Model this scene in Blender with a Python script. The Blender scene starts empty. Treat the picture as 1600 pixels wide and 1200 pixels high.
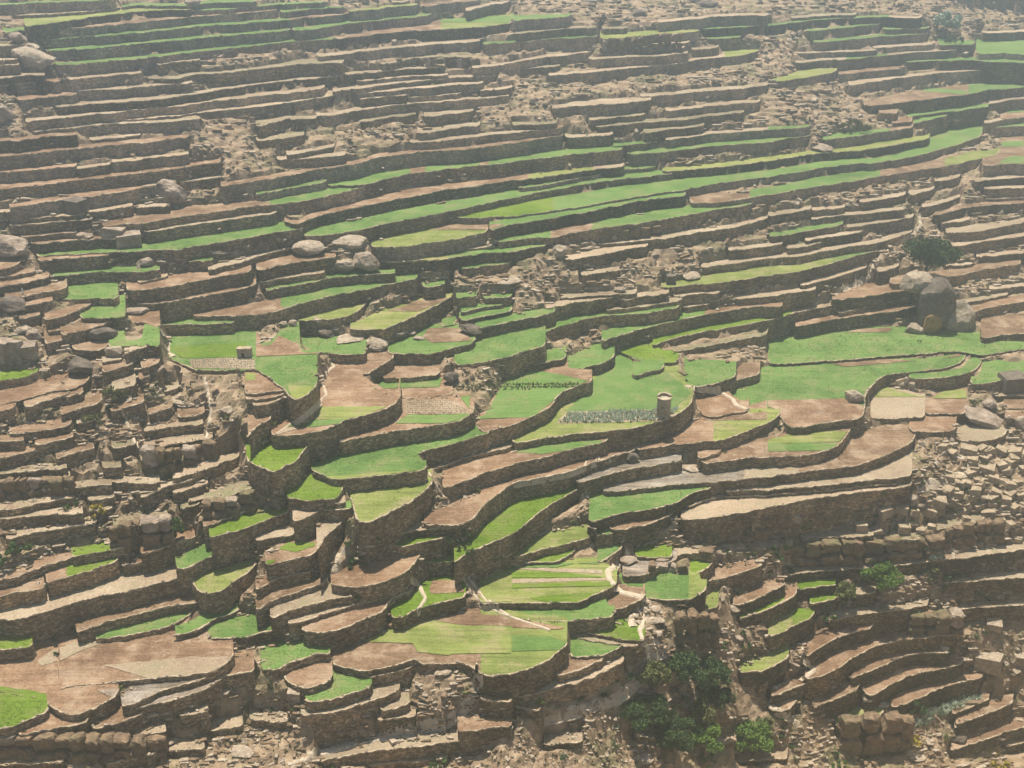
import bpy, math, random
import numpy as np
from mathutils import Vector, Matrix
from mathutils.bvhtree import BVHTree

# ---------------------------------------------------------------- camera, sky, sun, exposure
SC = bpy.context.scene
PITCH = math.radians(25.5)
FPX = 1650.0                       # focal length in pixels of the 1600-pixel-wide photograph
Q0 = 94.0                         # camera height above the valley floor
H0 = Q0
cam_d = bpy.data.cameras.new("camera")
cam_d.sensor_width = 36.0
cam_d.lens = FPX / 1600.0 * 36.0
cam_d.clip_start = 1.0
cam_d.clip_end = 6000.0
cam = bpy.data.objects.new("camera", cam_d)
SC.collection.objects.link(cam)
cam.location = (0.0, 0.0, H0)
cam.rotation_euler = (math.radians(90.0) - PITCH, 0.0, 0.0)
SC.camera = cam

SUN_EL = math.radians(71.0)
SUN_AZ = math.radians(-14.0)       # from +Y (straight ahead) towards -X (left)
sun_dir = Vector((math.sin(SUN_AZ) * math.cos(SUN_EL), math.cos(SUN_AZ) * math.cos(SUN_EL), math.sin(SUN_EL)))
world = bpy.data.worlds.new("World")
SC.world = world
world.use_nodes = True
wn = world.node_tree
for n in list(wn.nodes):
    wn.nodes.remove(n)
sky = wn.nodes.new("ShaderNodeTexSky")
sky.sky_type = 'NISHITA'
sky.sun_disc = False
sky.sun_elevation = SUN_EL
sky.sun_rotation = SUN_AZ
sky.altitude = 2300.0
sky.dust_density = 3.0
bgn = wn.nodes.new("ShaderNodeBackground")
bgn.inputs['Strength'].default_value = 0.06
wo = wn.nodes.new("ShaderNodeOutputWorld")
wn.links.new(sky.outputs[0], bgn.inputs[0])
wn.links.new(bgn.outputs[0], wo.inputs[0])

sun_d = bpy.data.lights.new("sun", 'SUN')
sun_d.energy = 5.0
sun_d.angle = math.radians(0.5)
sun_d.color = (1.0, 0.92, 0.79)
sun = bpy.data.objects.new("sun", sun_d)
SC.collection.objects.link(sun)
sun.rotation_euler = (-sun_dir).to_track_quat('-Z', 'Y').to_euler()
sun.location = (0, 200, 400)

SC.view_settings.view_transform = 'Standard'
SC.view_settings.look = 'None'
SC.view_settings.gamma = 1.0
SC.view_settings.use_curve_mapping = False
SC.view_settings.exposure = 0.92
SC.cycles.volume_bounces = 1
SC.cycles.max_bounces = 4
SC.cycles.diffuse_bounces = 2
SC.cycles.transparent_max_bounces = 8
HAZE_DENSITY = 0.00098
HAZE_COLOR = (0.80, 0.95, 1.0)
HAZE_ANISO = 0.72

rng = np.random.default_rng(7)
random.seed(7)
TILES = """
T 0 0 4
g 0,42,12 300,18,8 600,5,5 720,0,3
g 760,50,8 850,35,12 960,40,14 1160,42,14 1290,22,14 1600,12,12
r 80,95,6 200,100,8 300,92,6 500,80,6 750,52,6
y 150,170,50 280,155,40 420,135,28 640,100,25 800,82,22 1000,68,12 1190,62,8
g 1200,75,8 1600,45,8
b 230,195,15 400,185,10 700,160,12 1000,130,14 1200,110,14 1600,78,10
g 290,250,12 500,235,12 740,220,10 1000,195,8 1200,170,12 1600,145,12
g 280,322,22 600,305,20 900,275,16 1200,245,12 1600,212,12
g 330,408,8 500,403,14 700,385,14 1000,355,12 1200,330,10 1600,290,12
g 20,210,22 120,195,18 230,185,18
r 0,290,10 150,285,8
t 0,385,12 110,375,10
t 0,415,6 120,410,6
t 0,505,14 100,480,18 200,468,12 280,480,8
b 0,545,16 150,525,14 280,508,12 380,510,12
t 980,408,6 1100,390,8 1250,382,10
t 420,500,10 560,490,10 700,475,10 880,462,8
r 900,490,20 1100,500,14 1200,470,14 1350,465,8 1600,435,10
t 470,575,14 700,560,12 850,548,10 1000,535,8 1200,520,8
b 110,635,18 250,612,20 400,598,14 480,590,8
t 350,675,6 560,655,8 760,640,14 1000,622,14 1100,603,12 1250,590,14 1400,560,12 1600,530,14
t 160,765,12 400,740,12 560,722,10 760,705,10 840,690,8 1000,672,8 1160,665,12 1300,640,12 1600,605,14
t 770,755,6 900,745,8 1060,735,8 1200,715,14 1380,695,14 1600,672,16
t 180,828,8 400,808,8 600,785,10 860,770,8 1000,770,8 1250,750,8
t 560,878,6 720,865,8 880,850,6
b 0,890,12 150,880,10 300,855,10 480,845,10
b 0,990,30 200,965,22 400,940,20 600,920,14 900,895,18 1100,870,12 1180,862,8
t 690,1020,8 850,1003,10 1000,985,10 1180,968,8
b 0,1090,10 200,1068,10 480,1040,8
t 480,1062,6 690,1032,6
b 0,1195,35 300,1155,24 600,1115,14 900,1085,16 1200,1045,14 1380,1015,12
t 890,1170,8 1020,1155,12
t 1120,1145,8 1280,1125,8 1380,1110,8
b 1380,1172,16 1600,1135,12
T 400 0 4
g 0,45,10 200,28,10 430,18,6
g 0,75,12 130,70,8
g 150,80,10 350,60,8 550,48,6
b 0,152,18 200,125,14 400,105,12 570,88,6
y 580,75,6 700,65,10 850,48,12 1010,35,12
t 850,22,8 960,10,6
b 1030,50,20 1200,22,14 1400,5,10
t 1310,75,14 1400,50,14 1500,25,10 1600,10,10
g 230,195,16 450,175,22 560,150,16 760,130,16 1000,108,14 1100,95,20
b 0,215,10 215,190,8
b 500,250,8 700,222,22 900,200,28 y 1150,185,60 1400,170,60 1600,150,55
g 0,290,16 200,265,12 490,245,6
t 380,360,14 550,340,14 800,310,12 1000,290,12 1200,275,22 1400,262,10
g 1420,280,10 1600,268,8
r 0,435,14 150,420,16 300,400,30 550,395,20
r 780,405,8 950,380,12 1050,362,12 1180,360,10 1340,360,8
t 0,525,16 200,508,12 400,490,14 580,468,12 750,452,8 950,435,8 1180,418,6
t 630,515,8 800,495,8 1020,475,6 1200,472,6
t 1350,430,14 1540,410,10 1600,392,6
t 0,610,16 200,585,14 430,558,18
t 480,580,12 680,550,12 900,520,12 1200,492,12 1500,472,8
t 0,680,20 150,650,20 350,625,18 500,595,14 750,578,10 1000,555,10 1250,535,10 1420,522,6
t 650,625,10 800,605,10 940,602,6
t 950,615,6 1280,588,8
t 1400,575,6 1600,550,10
t 380,730,8 480,725,12 650,690,20 850,662,10 1200,635,10 1580,602,8
r 0,800,30 200,745,14 380,745,10
r 660,770,20 820,735,20 1000,720,14
t 1050,735,20 1200,715,16 1360,700,10
r 0,890,30 300,845,14
t 1010,838,8 1150,820,16 1250,800,20 1400,790,16
t 960,895,10 1200,880,12 1450,845,10 1600,835,10
t 190,975,14 350,945,12 490,920,10
t 130,1005,10 350,990,12 560,975,14
b 0,1125,18 200,1100,20 400,1060,16 650,1025,14 760,985,18 1000,955,10 1300,938,8 1600,900,12
g 0,1218,8 120,1195,8 380,1150,8 440,1135,6
g 450,1162,8 680,1160,50 760,1135,45 850,1110,30 b 960,1085,20 g 1050,1075,28 1300,1048,22 b 1400,1038,18 g 1450,1035,20 1600,1015,30
T 800 0 4
g 0,135,30 180,120,25 370,105,12
r 20,215,10 200,195,10 350,182,12 520,175,8
g 0,262,12 200,248,10 400,238,6 530,232,6
y 550,248,30 750,232,28 950,215,25 1170,200,10
r 560,182,10 720,178,8
t 910,145,12 1100,125,14 1300,105,14 1600,98,10
g 1060,190,8 1190,182,8 1400,172,8 1600,160,8
g 1210,245,12 1430,238,10
t 850,288,10 1110,268,8
t 780,318,8 1080,300,8
t 0,385,12 250,355,14 500,332,12
t 480,378,10 700,362,10 1000,345,8 1100,335,8
t 1120,314,10 1290,300,10
t 230,475,8 500,455,12 700,430,12 1000,402,10 1150,378,12 1300,360,10 y 1320,358,38 1430,348,35 1540,325,8
r 0,435,8 200,422,8 300,415,6
t 800,610,12 1000,595,16 1200,575,16 1400,560,16 1600,535,18
t 250,680,14 400,665,24 550,658,30 700,645,30 870,630,10
t 960,700,8 1150,675,12 1400,650,14 1550,640,10
r 480,760,14 600,740,12 830,718,12
r 520,800,14 800,770,16 1100,750,12 1300,720,10 1450,705,10
r 820,835,16 1000,810,20 1200,790,14
g 0,1010,34 200,990,30 400,965,26 600,945,26 690,940,10
b 0,830,12 200,810,10 320,798,10
r 0,782,12 150,780,10 280,770,10
b 0,890,10 200,865,14 320,850,10
t 330,865,14 460,860,10 630,845,10
g 620,920,14 750,905,10 870,895,6
t 960,880,10 1100,860,14 1300,835,12 g 1600,815,12
g 720,972,18 1000,945,20 1250,915,20 1600,892,25
b 0,1130,26 y 100,1122,30 300,1095,14 t 500,1062,10 700,1045,12
g 40,1180,10 200,1160,12 450,1110,14 700,1065,14 900,1045,10
y 940,1075,14 1100,1062,16 1300,1045,20 1500,1020,20 1600,1010,20
g 0,1237,24 100,1216,24 220,1195,22 500,1145,32 800,1110,36 1020,1082,10
T 1200 0 4
r 140,120,14 350,100,12 550,100,12
g 0,158,10 120,150,8 300,125,8 560,115,8 t 750,108,10 960,115,10
g 240,200,8 500,170,10 700,158,8
g 720,190,10 850,180,8 950,178,6 1010,175,6
g 280,265,8 480,255,14 600,240,14 800,225,12 t 1000,215,12
t 650,305,14 800,295,16 1040,280,14
t 170,335,6 400,330,8 680,320,10
t 170,402,10 350,380,12 g 480,375,14 t 740,350,10 900,330,10 1180,318,10
g 860,395,10 1050,380,14 1250,378,14 1450,390,20 1600,400,20
g 1300,340,90 1450,335,80 1600,345,90
g 1060,285,30 1150,283,40 1290,280,14
t 1340,212,10 1600,196,12
y 30,512,14 200,495,45 300,475,45 430,445,12
b 440,470,20 600,455,18 850,430,12
t 500,545,30 700,505,18 900,480,12 1100,455,14 1300,445,10 1600,440,14
b 600,660,10 700,662,45 850,640,60 1100,610,60 g 1250,592,60 1400,560,40 1600,545,35
g 860,740,30 960,715,30 1150,700,26 1380,668,14
b 1450,745,45 1600,725,30
t 1380,655,10 1480,630,10 1600,610,8
g 910,775,8 1000,750,25 1120,728,10
y 0,1000,20 300,960,14 600,940,25 800,905,30 1010,870,20
g 0,885,24 100,870,20 260,850,10
g 340,880,8 450,865,30 570,848,20 b 750,820,10 910,800,30
b 770,770,30 900,765,30
b 690,710,20 810,712,20
g 0,815,10 200,800,10 260,798,8
g 0,1105,36 250,1068,36 450,1035,28 700,1015,22 900,985,40 1050,945,120 1200,900,110 1340,850,60
g 0,1220,40 100,1205,40 300,1170,50 500,1140,50 b 700,1105,45 860,1078,30 y 1100,1045,45 1300,1000,50 1450,965,30
t 1350,775,10 1450,752,12 1600,728,14
g 1370,800,12 1600,785,12
b 1340,1045,30 1440,1030,180 1600,1025,180
t 1290,1140,14 1400,1125,14 1600,1105,10
t 1350,1185,8 1600,1170,8
t 1040,1140,12 1200,1110,14
T 0 280 4
b 60,185,10 200,160,12 400,130,18 600,105,22 800,72,14 1010,40,10
t 0,215,8 130,205,6
t 0,265,8 250,245,10 530,225,10
t 60,298,10 300,275,10 580,250,10
t 540,215,10 700,190,12 830,172,10
t 850,182,10 1000,172,8 1060,170,6
b 640,300,14 750,290,28 950,270,50 1200,225,50 1400,200,40 1600,172,22
b 130,365,10 350,345,10 480,338,8
b 190,412,20 400,390,14 560,378,8 750,375,6
t 900,335,14 1100,305,18 1300,275,18 1600,232,16
g 230,485,18 500,470,26 700,460,34 900,450,32 1110,445,60 1200,425,70 1400,395,60 1600,360,45
b 240,518,18 450,495,22 680,480,14
g 330,612,8 640,580,14 860,585,22 1000,572,12
g 1180,522,8 1330,508,8
t 1300,575,14 1400,550,14 1500,525,14 1600,488,16
b 790,700,30,60 950,690,70,60 1100,665,60,60 1300,625,60,60 1450,600,55,60 1570,585,50,60
t 860,650,14 1050,608,10
b 850,785,14 1000,780,30 1200,745,35 1400,710,40 1600,668,25
b 1210,860,8,10 1350,858,50,20 1600,850,60,70
g 350,752,120,3 740,748,90,3
g 500,872,130,3 785,866,120,3
g 680,1050,160,4 900,1040,150,4 1000,1050,100,4
b 790,890,50,6 900,900,70,6 1000,935,90,6
g 960,915,50,12 1150,912,45,12 1470,900,35,14
g 1050,1115,150,6 1120,1150,190,6 1200,1190,240,10 1270,1198,260,14 1620,1194,280,14
b 0,580,60 60,560,65 130,525,30
b 0,630,14 100,605,16 220,580,10
b 0,690,40 150,650,30 310,615,8
b 30,750,14 200,725,60 420,685,30
b 120,800,20 330,765,10
b 280,890,20 400,860,30 570,790,14
b 380,980,30 600,930,30 700,885,14
b 280,1035,50 400,1005,20
b 450,1060,30 620,1080,60 700,1020,10
t 780,1100,10 930,1040,10
T 400 280 4
g 20,160,12 80,165,24 300,140,45 500,95,35 690,50,20
b 0,165,6 90,165,8
t 0,230,14 130,215,10
b 180,265,6 260,295,6 330,250,20 450,215,20 600,185,30 800,145,40 1000,105,40 1200,65,30 1400,40,22 1600,10,14
g 0,358,50 150,330,50 290,318,12
g 300,360,20 450,352,60 600,330,55 800,280,55 1000,245,60 1280,190,50 1400,160,45 1600,120,40
G 1250,240,8 1350,245,50 1600,235,60
y 720,430,20 900,425,90 1090,400,110 1290,370,90 1450,332,50
g 1460,325,30 1600,285,35
y 800,520,6 850,525,12 1100,505,14 g 1200,500,40 1400,470,40 1540,458,20 1600,455,25
t 0,488,14 120,455,12 245,425,10
b 0,575,50 200,530,50 400,500,25 500,490,12
t 30,650,8 250,610,10 430,585,8
g 60,700,16 250,665,14 500,615,14 700,598,10 870,590,8
g 0,850,110 150,825,80 290,775,60 500,725,60 700,690,60 880,645,60 1010,625,10
y 260,890,8,15 450,880,50,20 560,865,60,40 640,825,50,70 695,775,10,70
y 590,940,14,20 800,945,110,30 870,905,90,60 1000,860,90,70 1100,800,60,80 b 1230,740,20,80
g 820,1090,50 1000,1095,150,20 1100,1095,170,40 1300,1045,120,50 1370,1020,80,50
g 280,1092,90,3 420,1085,90,3 560,1097,100,3 690,1095,60,3
g 1040,680,20 1180,660,8
g 1250,750,14 1380,730,10
g 1420,750,10 1600,740,12
g 1280,835,8 1400,805,16 1550,788,8
g 1270,890,30 1400,865,30 1600,825,25
g 1370,950,40,30 1420,930,40,50 1600,888,30,60
g 1240,1165,100,20 1400,1155,150,20 1600,1110,170,30
g 1285,565,12 1600,525,14
g 1500,395,25 1600,384,30
t 1240,445,10 1470,430,8
g 1160,925,30 1250,910,30
T 800 280 4
g 0,235,70 250,200,75 480,165,75 800,110,75 1100,65,60 1300,25,40 1600,-13,35
g 0,285,40 200,255,40 500,200,30 800,140,26 1085,105,20
b 1110,150,50 1300,150,55 1460,125,20 g 1480,115,45 1600,100,40
g 0,380,40 160,365,30 b 240,370,60 400,335,55 g 500,315,55 800,280,55 1050,235,50 1300,190,40 1500,160,12
g 0,455,30 220,415,20
t 520,410,8 700,400,14 1000,365,16 1200,330,14 1380,305,12 1500,275,10 1600,250,10
t 330,505,10 480,490,30 650,455,25 850,420,12
t 430,605,10 670,575,10
t 1350,450,8 1600,420,10
t 1180,555,12 1350,535,20 1600,495,18
y 930,685,14 1100,665,30 1300,650,50 1600,605,45
t 300,745,8 780,715,8
t 210,815,14 350,780,14 640,740,10
t 670,760,14 850,730,10 980,720,8
t 1010,735,14 1300,710,10
t 590,825,8 800,800,12 1060,760,12
t 1390,755,14 1600,737,10
g 205,960,12,40 290,925,18,75 380,900,30,85 480,870,30,90 600,855,20 850,838,16 1045,805,14
t 1070,805,10 1230,785,8
g 560,1020,30,10 650,985,60,70 800,940,80,70 950,905,50 1070,878,40 b 1200,850,20 1400,815,14 1540,795,12 1600,800,10
G 878,1050,20,8 950,1012,60,80 1045,990,60,130 1150,965,50,110 1350,930,45,110 1600,885,30,90 @~pr
G 640,1062,30,3 800,1135,110,3 900,1150,120,3 1040,1145,90,3 @~pr
r 1000,1085,60,30 1150,1060,80,30 1400,1010,80,40 1600,975,60,40
g 0,885,40,60 270,838,20,60
g 0,1110,150,30 50,1085,150,35 210,1045,120,40
g 0,1192,60,10 200,1150,60,20 340,1120,50,30
T 1200 280 4
t 0,235,12 130,215,16 270,190,12
t 270,200,10 480,180,8
t 570,150,10 780,120,16 860,100,10
t 270,255,8 500,225,12 850,195,10
t 490,305,8 700,275,14 910,240,10
g 10,365,12 200,335,20 470,290,12
t 230,390,10 590,330,10
t 0,420,8 90,410,8
t 120,440,8 330,405,10
t 0,500,10 200,485,14 400,445,10 600,410,10 700,400,20 900,335,14
y 0,610,30 200,580,30 g 400,525,30 600,465,20 680,455,8
t 200,670,8 400,625,18 620,550,12
t 0,740,14 300,690,10
t 680,590,14 820,545,14
b 400,760,14 600,735,70 750,715,70 920,690,50
t 0,800,8 90,800,8
G 0,885,20 110,860,10 t 150,840,14 440,785,10
t 440,840,8 620,800,10
b 170,925,10 400,880,16 600,850,25 800,830,30 950,790,16
t 1340,60,8 1600,50,8
t 880,105,20 1040,65,10
t 960,180,10 1100,145,14 1200,115,10
t 1360,130,8 1600,110,10
b 1040,230,8 1150,200,14 1300,170,14 1600,145,12
t 1080,280,8 1260,260,10
t 1110,345,20 1300,335,40 1450,300,30 1600,255,20
t 1010,440,12 1200,420,14 1400,380,14 1600,350,12
t 1300,490,10 1600,455,14
t 1100,490,6 1180,485,6
t 1100,545,8 1280,535,8
b 760,660,20 900,655,60 1100,625,40 1200,600,40 1400,560,30 1580,530,20
t 1380,695,10 1600,660,10
t 1210,780,10 1500,725,8
b 1250,840,14 1400,800,30 1600,750,20
b 1330,1000,110,8 1450,975,110,50 1600,962,100,80
g 0,1160,190,7 350,1140,190,7 800,1105,170,7 1190,1075,120,7 1330,1100,130,5 1600,1050,90,5
T 0 560 4
G 0,155,35 120,130,40 240,90,14
b 0,315,60 150,262,70 300,212,70 440,200,90 560,145,50
b 0,352,20 100,315,30
b 150,322,30 280,270,30 430,230,14
t 700,210,60 850,170,50
b 380,360,10 470,330,40 640,275,50
b 690,340,20 900,275,20
b 60,480,20 200,465,30 450,420,30
t 480,410,10 600,385,10
b 0,530,10 150,515,10
b 220,550,30 350,520,40 460,495,10
b 0,655,20 120,600,25 250,570,10
b 350,630,14 480,590,25 590,565,10
t 900,460,10 1100,430,12 1270,415,12
t 1080,760,20 1300,690,20 1500,620,20
r 700,560,10 850,545,10
r 640,690,8 760,680,8
t 900,560,8 1100,520,10 1250,490,8
r 880,650,10 1050,600,10
t 880,880,10 1050,800,14 1220,760,10
r 0,740,8 240,700,8 420,690,8
r 0,810,8 200,780,8 420,750,8
t 0,950,20 100,945,14 300,900,10 470,870,8
t 550,900,20 720,870,20
t 0,1020,8 250,985,8 520,970,8
t 40,1140,14 200,1100,14 400,1060,14 600,1035,10
r 930,770,16 1000,780,10
r 1130,950,14 1250,910,14
r 1280,905,40,90 1400,890,50,100 1480,840,40,120 1590,810,30,120
r 710,1080,30,80 830,1050,60,110 940,1030,50,130 1050,1020,30,110
b 1270,1060,10 1400,1010,20 1550,955,14
G 1310,1125,12,60 1450,1090,50,70 1600,1045,60,90
T 400 560 4
b -70,228,130,8 0,225,120,8 180,200,110,10
b -65,265,25,8 80,255,30,8 175,228,20,10
b -20,305,30,50 50,295,35,50 150,262,35,60 200,215,15,100
b -50,490,60,40 0,425,90,90 95,385,50,110
g 15,60,60,4 40,95,110,4 190,200,400,4 232,268,480,10 290,255,480,60 340,215,480,80 385,175,440,90
b 95,490,30,20 200,485,90,25 380,462,200,30 480,430,400,80 560,390,500,90 700,355,500,90 830,310,500,100 905,255,500,100 @W
b 668,118,100,40 760,60,100,80 860,0,80,80 @W
b 705,172,45,2 830,225,80,2 890,255,110,4 1060,250,130,4 1230,228,110,10 @d
b 900,262,6,2 940,345,90,2 1340,345,100,2 @d
b 520,525,10,50 700,490,60,60 850,460,120,70 1050,430,140,70 1280,395,140,70 1365,340,40,100 @d
b 790,130,110,6 1000,118,100,6 1150,105,100,30
b 1385,452,70,10 1430,462,100,50 1600,425,350,70 @f
G -60,640,60,10 60,700,150,10 135,720,200,10 145,692,170,60 262,645,140,90 290,575,70,110 395,505,10,120
g 345,700,20,4 490,765,130,30 700,745,220,40 1065,700,250,45 @h
g 1003,605,60,20 1060,580,80,115 1270,525,70,130 1460,470,20,90 @h
G 190,880,60,20 350,890,150,20 500,885,150,20 545,835,60,60
y 590,870,100,15 630,1025,240,40 700,1030,270,60 830,970,230,130 1000,880,150,160 1100,795,60,180
t 1090,705,8,20 1350,612,10,20 1600,560,14,20
b 1165,815,120,40 1260,790,140,70 1400,730,110,70 1600,665,60,70
b 1050,1045,20,15 1300,1045,140,20 1400,960,110,60 1420,920,120,80 1500,860,110,90 1600,785,60,90
t 780,1110,10,30 1000,1075,20,20 1300,1062,10,15
G 820,1165,24,20 930,1180,30,60 1220,1110,14,60
G 0,1042,70,80 130,985,30,100 210,965,20,90
t 230,1030,60,60 400,960,30,60
t 300,925,10,20 560,905,10,20
t 380,1200,100,60 440,1110,70,110 550,1020,30,110
t 0,1150,8 240,1100,8
g 420,950,10 600,940,14
T 800 560 4
g 345,82,60,5 450,62,100,30 560,35,120,70 640,0,120,90
g 755,115,60,3 850,90,60,30 950,65,60,50
b 0,425,350,70 120,370,350,70 255,300,300,90 262,262,240,110 300,215,200,100 400,175,150,90 500,150,90,60 @f
y 0,535,60,15 240,495,130,20 500,465,380,40 640,455,520,50 700,448,520,70 930,400,500,100 1060,335,240,120 1130,270,130,130 @~pr
g 1075,175,150,5 1190,182,150,5 1300,150,120,40 1400,118,60,40 @~pr
b 1275,195,15,10 1350,155,20,55 1440,125,80,60 1550,103,60,60
b 1120,225,40,4 1180,350,170,4 1220,372,180,6 1480,328,60,6
b 780,575,30,45 980,545,40,45 y 1250,520,160,40 1300,520,160,40 1450,465,120,70 1600,405,70,85
b 0,665,130,70 200,620,100,70 400,565,70,70 600,522,20,60
b 0,785,90,90 370,712,80,80 490,660,80,70 700,597,70,55 775,577,40,45
w 400,785,20,30 480,765,40,70 650,710,80,70 850,675,90,80 1060,645,80,60
b 1160,635,30,30 1310,590,30,30
b 1190,665,20,30 1400,637,60,50 1500,620,90,50 1600,617,100,50
w 570,838,20,15 700,830,60,20 1000,792,80,20 1250,777,90,50 t 1450,757,70,60 1600,742,50,50
g 480,1030,160,20 600,995,160,25 720,962,150,50 900,940,120,50 1020,910,100,80 1130,840,60,80 1250,812,20,70
g 520,1108,60,20 640,1102,80,30
b 600,1070,60,20 660,1080,80,40 850,1040,60,60 995,985,20,60
G 0,1100,200,60 60,1060,200,80 150,980,150,80 210,935,120,70 330,865,70,90 450,808,20,70
t 1055,1015,40,100 1200,1005,110,150 1400,975,100,180 1600,932,70,180
t 1330,832,10,25 1600,825,30,30
t 1100,940,10,20 1180,895,14,20 1330,865,20,15 1600,860,20,15
T 1200 560 4
g -250,240,120,3 -220,255,140,3 -120,320,220,3 80,350,300,4 120,437,400,8 200,437,400,10 400,398,370,10 600,378,350,10 608,215,190,70 640,180,160,70 720,105,100,30 950,85,60,30 1150,55,60,40 1235,5,60,60
g 880,130,20,8 950,135,40,60 1200,112,40,80 1300,75,80,60 1335,40,80,60
t 640,383,220,8 980,372,120,8
b 970,348,60,25 1100,350,140,25 1240,345,150,40
g 1265,165,120,20 1440,150,120,40 1540,100,60,60 1600,75,80,50
b 880,450,60,10 960,460,80,25 1175,460,60,25
b 0,738,60,50 190,718,60,50 300,702,100,45 560,672,180,50 740,610,180,60 860,550,110,70 920,505,60,60
b 0,620,60,50 200,612,150,50 340,590,150,60 460,535,120,70 515,445,20,60
y 0,403,40,85 72,366,30,85
t 0,825,40,30 300,800,60,30 600,770,80,30 900,738,220,25
t 0,860,10,15 300,830,8,15 800,785,8,15
t 0,930,60,170 350,865,40,160 700,825,30,130 900,800,30,60
t 1180,522,130,30 1380,518,110,40 1490,475,60,40
t 1420,235,10,40 1600,235,20,40
b 1470,320,40,25 1600,305,30,25
b 1480,385,30,40 1600,365,40,50
r 980,1090,20,80 1150,1060,40,80 1350,1020,40,80
r 200,1125,30,70 480,1120,20,70 660,1110,20,70
r 760,1120,20,70 950,1140,20,60
T 0 840 4
G 450,130,20,50 620,95,20,60 700,80,30,60 820,50,10,80
b 0,295,20 100,250,20 300,170,25 460,130,15
b 290,290,20,100 G 420,250,60,110 560,215,60,110 740,145,20,110
b 0,400,30,90 100,345,40,90 280,320,30,90
t 0,515,14,60 120,515,50,60 350,445,70,100 600,375,90,150 800,340,110,170 1000,285,110,150 1190,240,60,140
b 760,180,10,60 980,140,40,60
b 880,110,14,60 950,100,30,80 1100,30,30,120 1220,5,20,110
g 1100,200,30,10 1180,190,60,50 1300,130,60,60 1480,60,20,60
y 1200,290,40,20 1250,350,110,10 1390,345,140,40 1470,270,90,100 1600,185,50,100
b 480,600,8,30 700,520,14,80 1050,435,10,70 1320,395,25,80
g 600,635,10,5 780,620,30,30 1060,560,50,50 1200,480,30,60
g 1100,618,10,10 1210,590,30,50 1350,510,40,60 1490,460,20,60
g 1300,632,30,4 1530,628,110,20 1600,605,90,40
G 0,708,100,50 205,690,80,40
b 370,940,300,3 650,915,280,25 930,885,250,25 1300,850,230,20 1380,820,200,30 1460,745,130,30 @p
b 0,955,300,2 280,1015,380,2 320,1060,420,6 400,1108,190,10 480,1115,190,30 620,1060,140,50 745,975,60,60 @p
G 0,1205,250,60 60,1190,220,60 200,1135,130,70 300,1090,70,60
w 760,1060,40,6 860,1040,80,25 1000,960,60,30 1300,880,30,30
w 790,1082,14,10 1030,1030,60,40 1220,980,70,50 1390,890,30,60
b 120,1240,30,60 350,1195,80,60 550,1160,60,60
b 580,1205,40,40 750,1160,80,40 900,1100,30,40
b 1385,868,90,60 1590,838,100,80
T 400 840 4
b 60,185,40,50 200,145,110,90 350,110,100,90 430,40,80,100
b 0,335,10 130,255,40 350,215,40
b 0,470,30 100,400,60 250,345,60 450,280,50
t 90,512,30 250,445,60 480,390,70 620,365,60 655,325,20
t 200,550,14 400,490,14 600,430,25 700,395,50 730,345,20
b 290,580,20,5 390,600,60,10 480,592,90,45 640,530,100,70 810,455,110,70 820,400,100,60 880,365,80,60 980,335,30,50
b 470,300,10,30 650,315,140,40 800,280,170,60 930,230,150,80 960,190,110,100 1020,130,50,100
G 845,500,60,3 950,493,100,5 965,460,60,50 1100,422,160,50 1310,372,140,50
b 480,800,150,15 680,840,190,20 900,797,250,30 1010,752,220,30 1030,797,280,30 1310,785,300,40 y 1400,850,360,60 1470,872,380,80 1600,855,360,150
b 690,880,60,8 850,850,50,40 980,815,20,70
g 0,603,90,40 110,580,50,60 190,545,20,60
g 30,828,130,4 150,825,130,8 230,775,80,50 400,725,60,50 465,740,40,50
b 180,890,80,10 300,955,130,30 470,900,120,60 480,860,90,80
g 310,1035,60,30 450,1020,210,40 560,990,180,50 650,960,150,50 725,935,100,50
t 280,1115,20,15 500,1095,60,20 700,1030,90,40 900,960,60,50
t 780,1095,50,40 960,1045,70,50
r 990,85,14,50 1100,60,10,50 1240,15,10,50
g 1060,158,40,4 1236,155,70,4
G 1238,170,20,30 1300,105,60,80 1400,65,90,90 1600,-18,160,60
y 1400,150,10,30 1600,112,60,30
y 1395,410,250,5 1600,412,260,6 @s
g 1450,440,30,3 1600,500,90,4
T 800 840 4
y 0,850,350,150 150,810,300,150 275,745,220,150 290,700,180,110 345,685,120,130
y 0,130,50,35 200,75,70,35 490,5,60,35
G 60,155,60,8 280,157,80,10 400,85,60,30
y 0,412,240,6 430,408,240,8 520,355,200,60 655,305,60,60 @s
g 535,172,130,10 600,125,100,80 690,70,40,70 @s
g 0,500,90,4 130,525,110,4 280,530,120,6 560,505,90,30 640,495,40,50
G 340,545,10,3 500,600,60,4 700,640,90,6 830,652,70,20
t 345,590,8,3 395,630,40,3 600,665,70,3 790,690,50,20
g 365,750,110,10 560,745,90,10 600,720,70,15 690,690,30,20
b 280,875,50,20 450,820,80,30 580,760,60,40
t 40,1005,20,60 250,945,20,80 450,900,24,80 700,780,30,80
b 600,465,90,30 700,440,90,50 830,375,40,60
w 690,245,60,5 850,240,110,10 900,190,70,60 1030,145,30,80
G 770,128,50,8 1000,128,60,8
g 650,290,30,3 830,380,120,5 y 1100,398,150,20 1215,335,60,60
t 1010,115,8,40 1150,100,12,40 1260,120,8,40
G 1110,225,10,5 1150,235,60,10 1260,165,60,60
b 1170,280,10,20 1300,265,50,40 1420,225,40,60 1560,180,20,70
y 1165,460,20,10 1290,440,90,20
b 1380,430,20,50 1500,400,60,60 1600,350,60,70
G 1420,510,40,40 1600,455,30,70
y 1420,850,20,60 1500,845,50,90 1600,825,60,100
b 1540,935,14,60 1600,915,20,60
T 1200 840 4
t 100,240,8 350,210,14 700,190,14 1000,150,14 1300,120,20 1600,60,30
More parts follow.
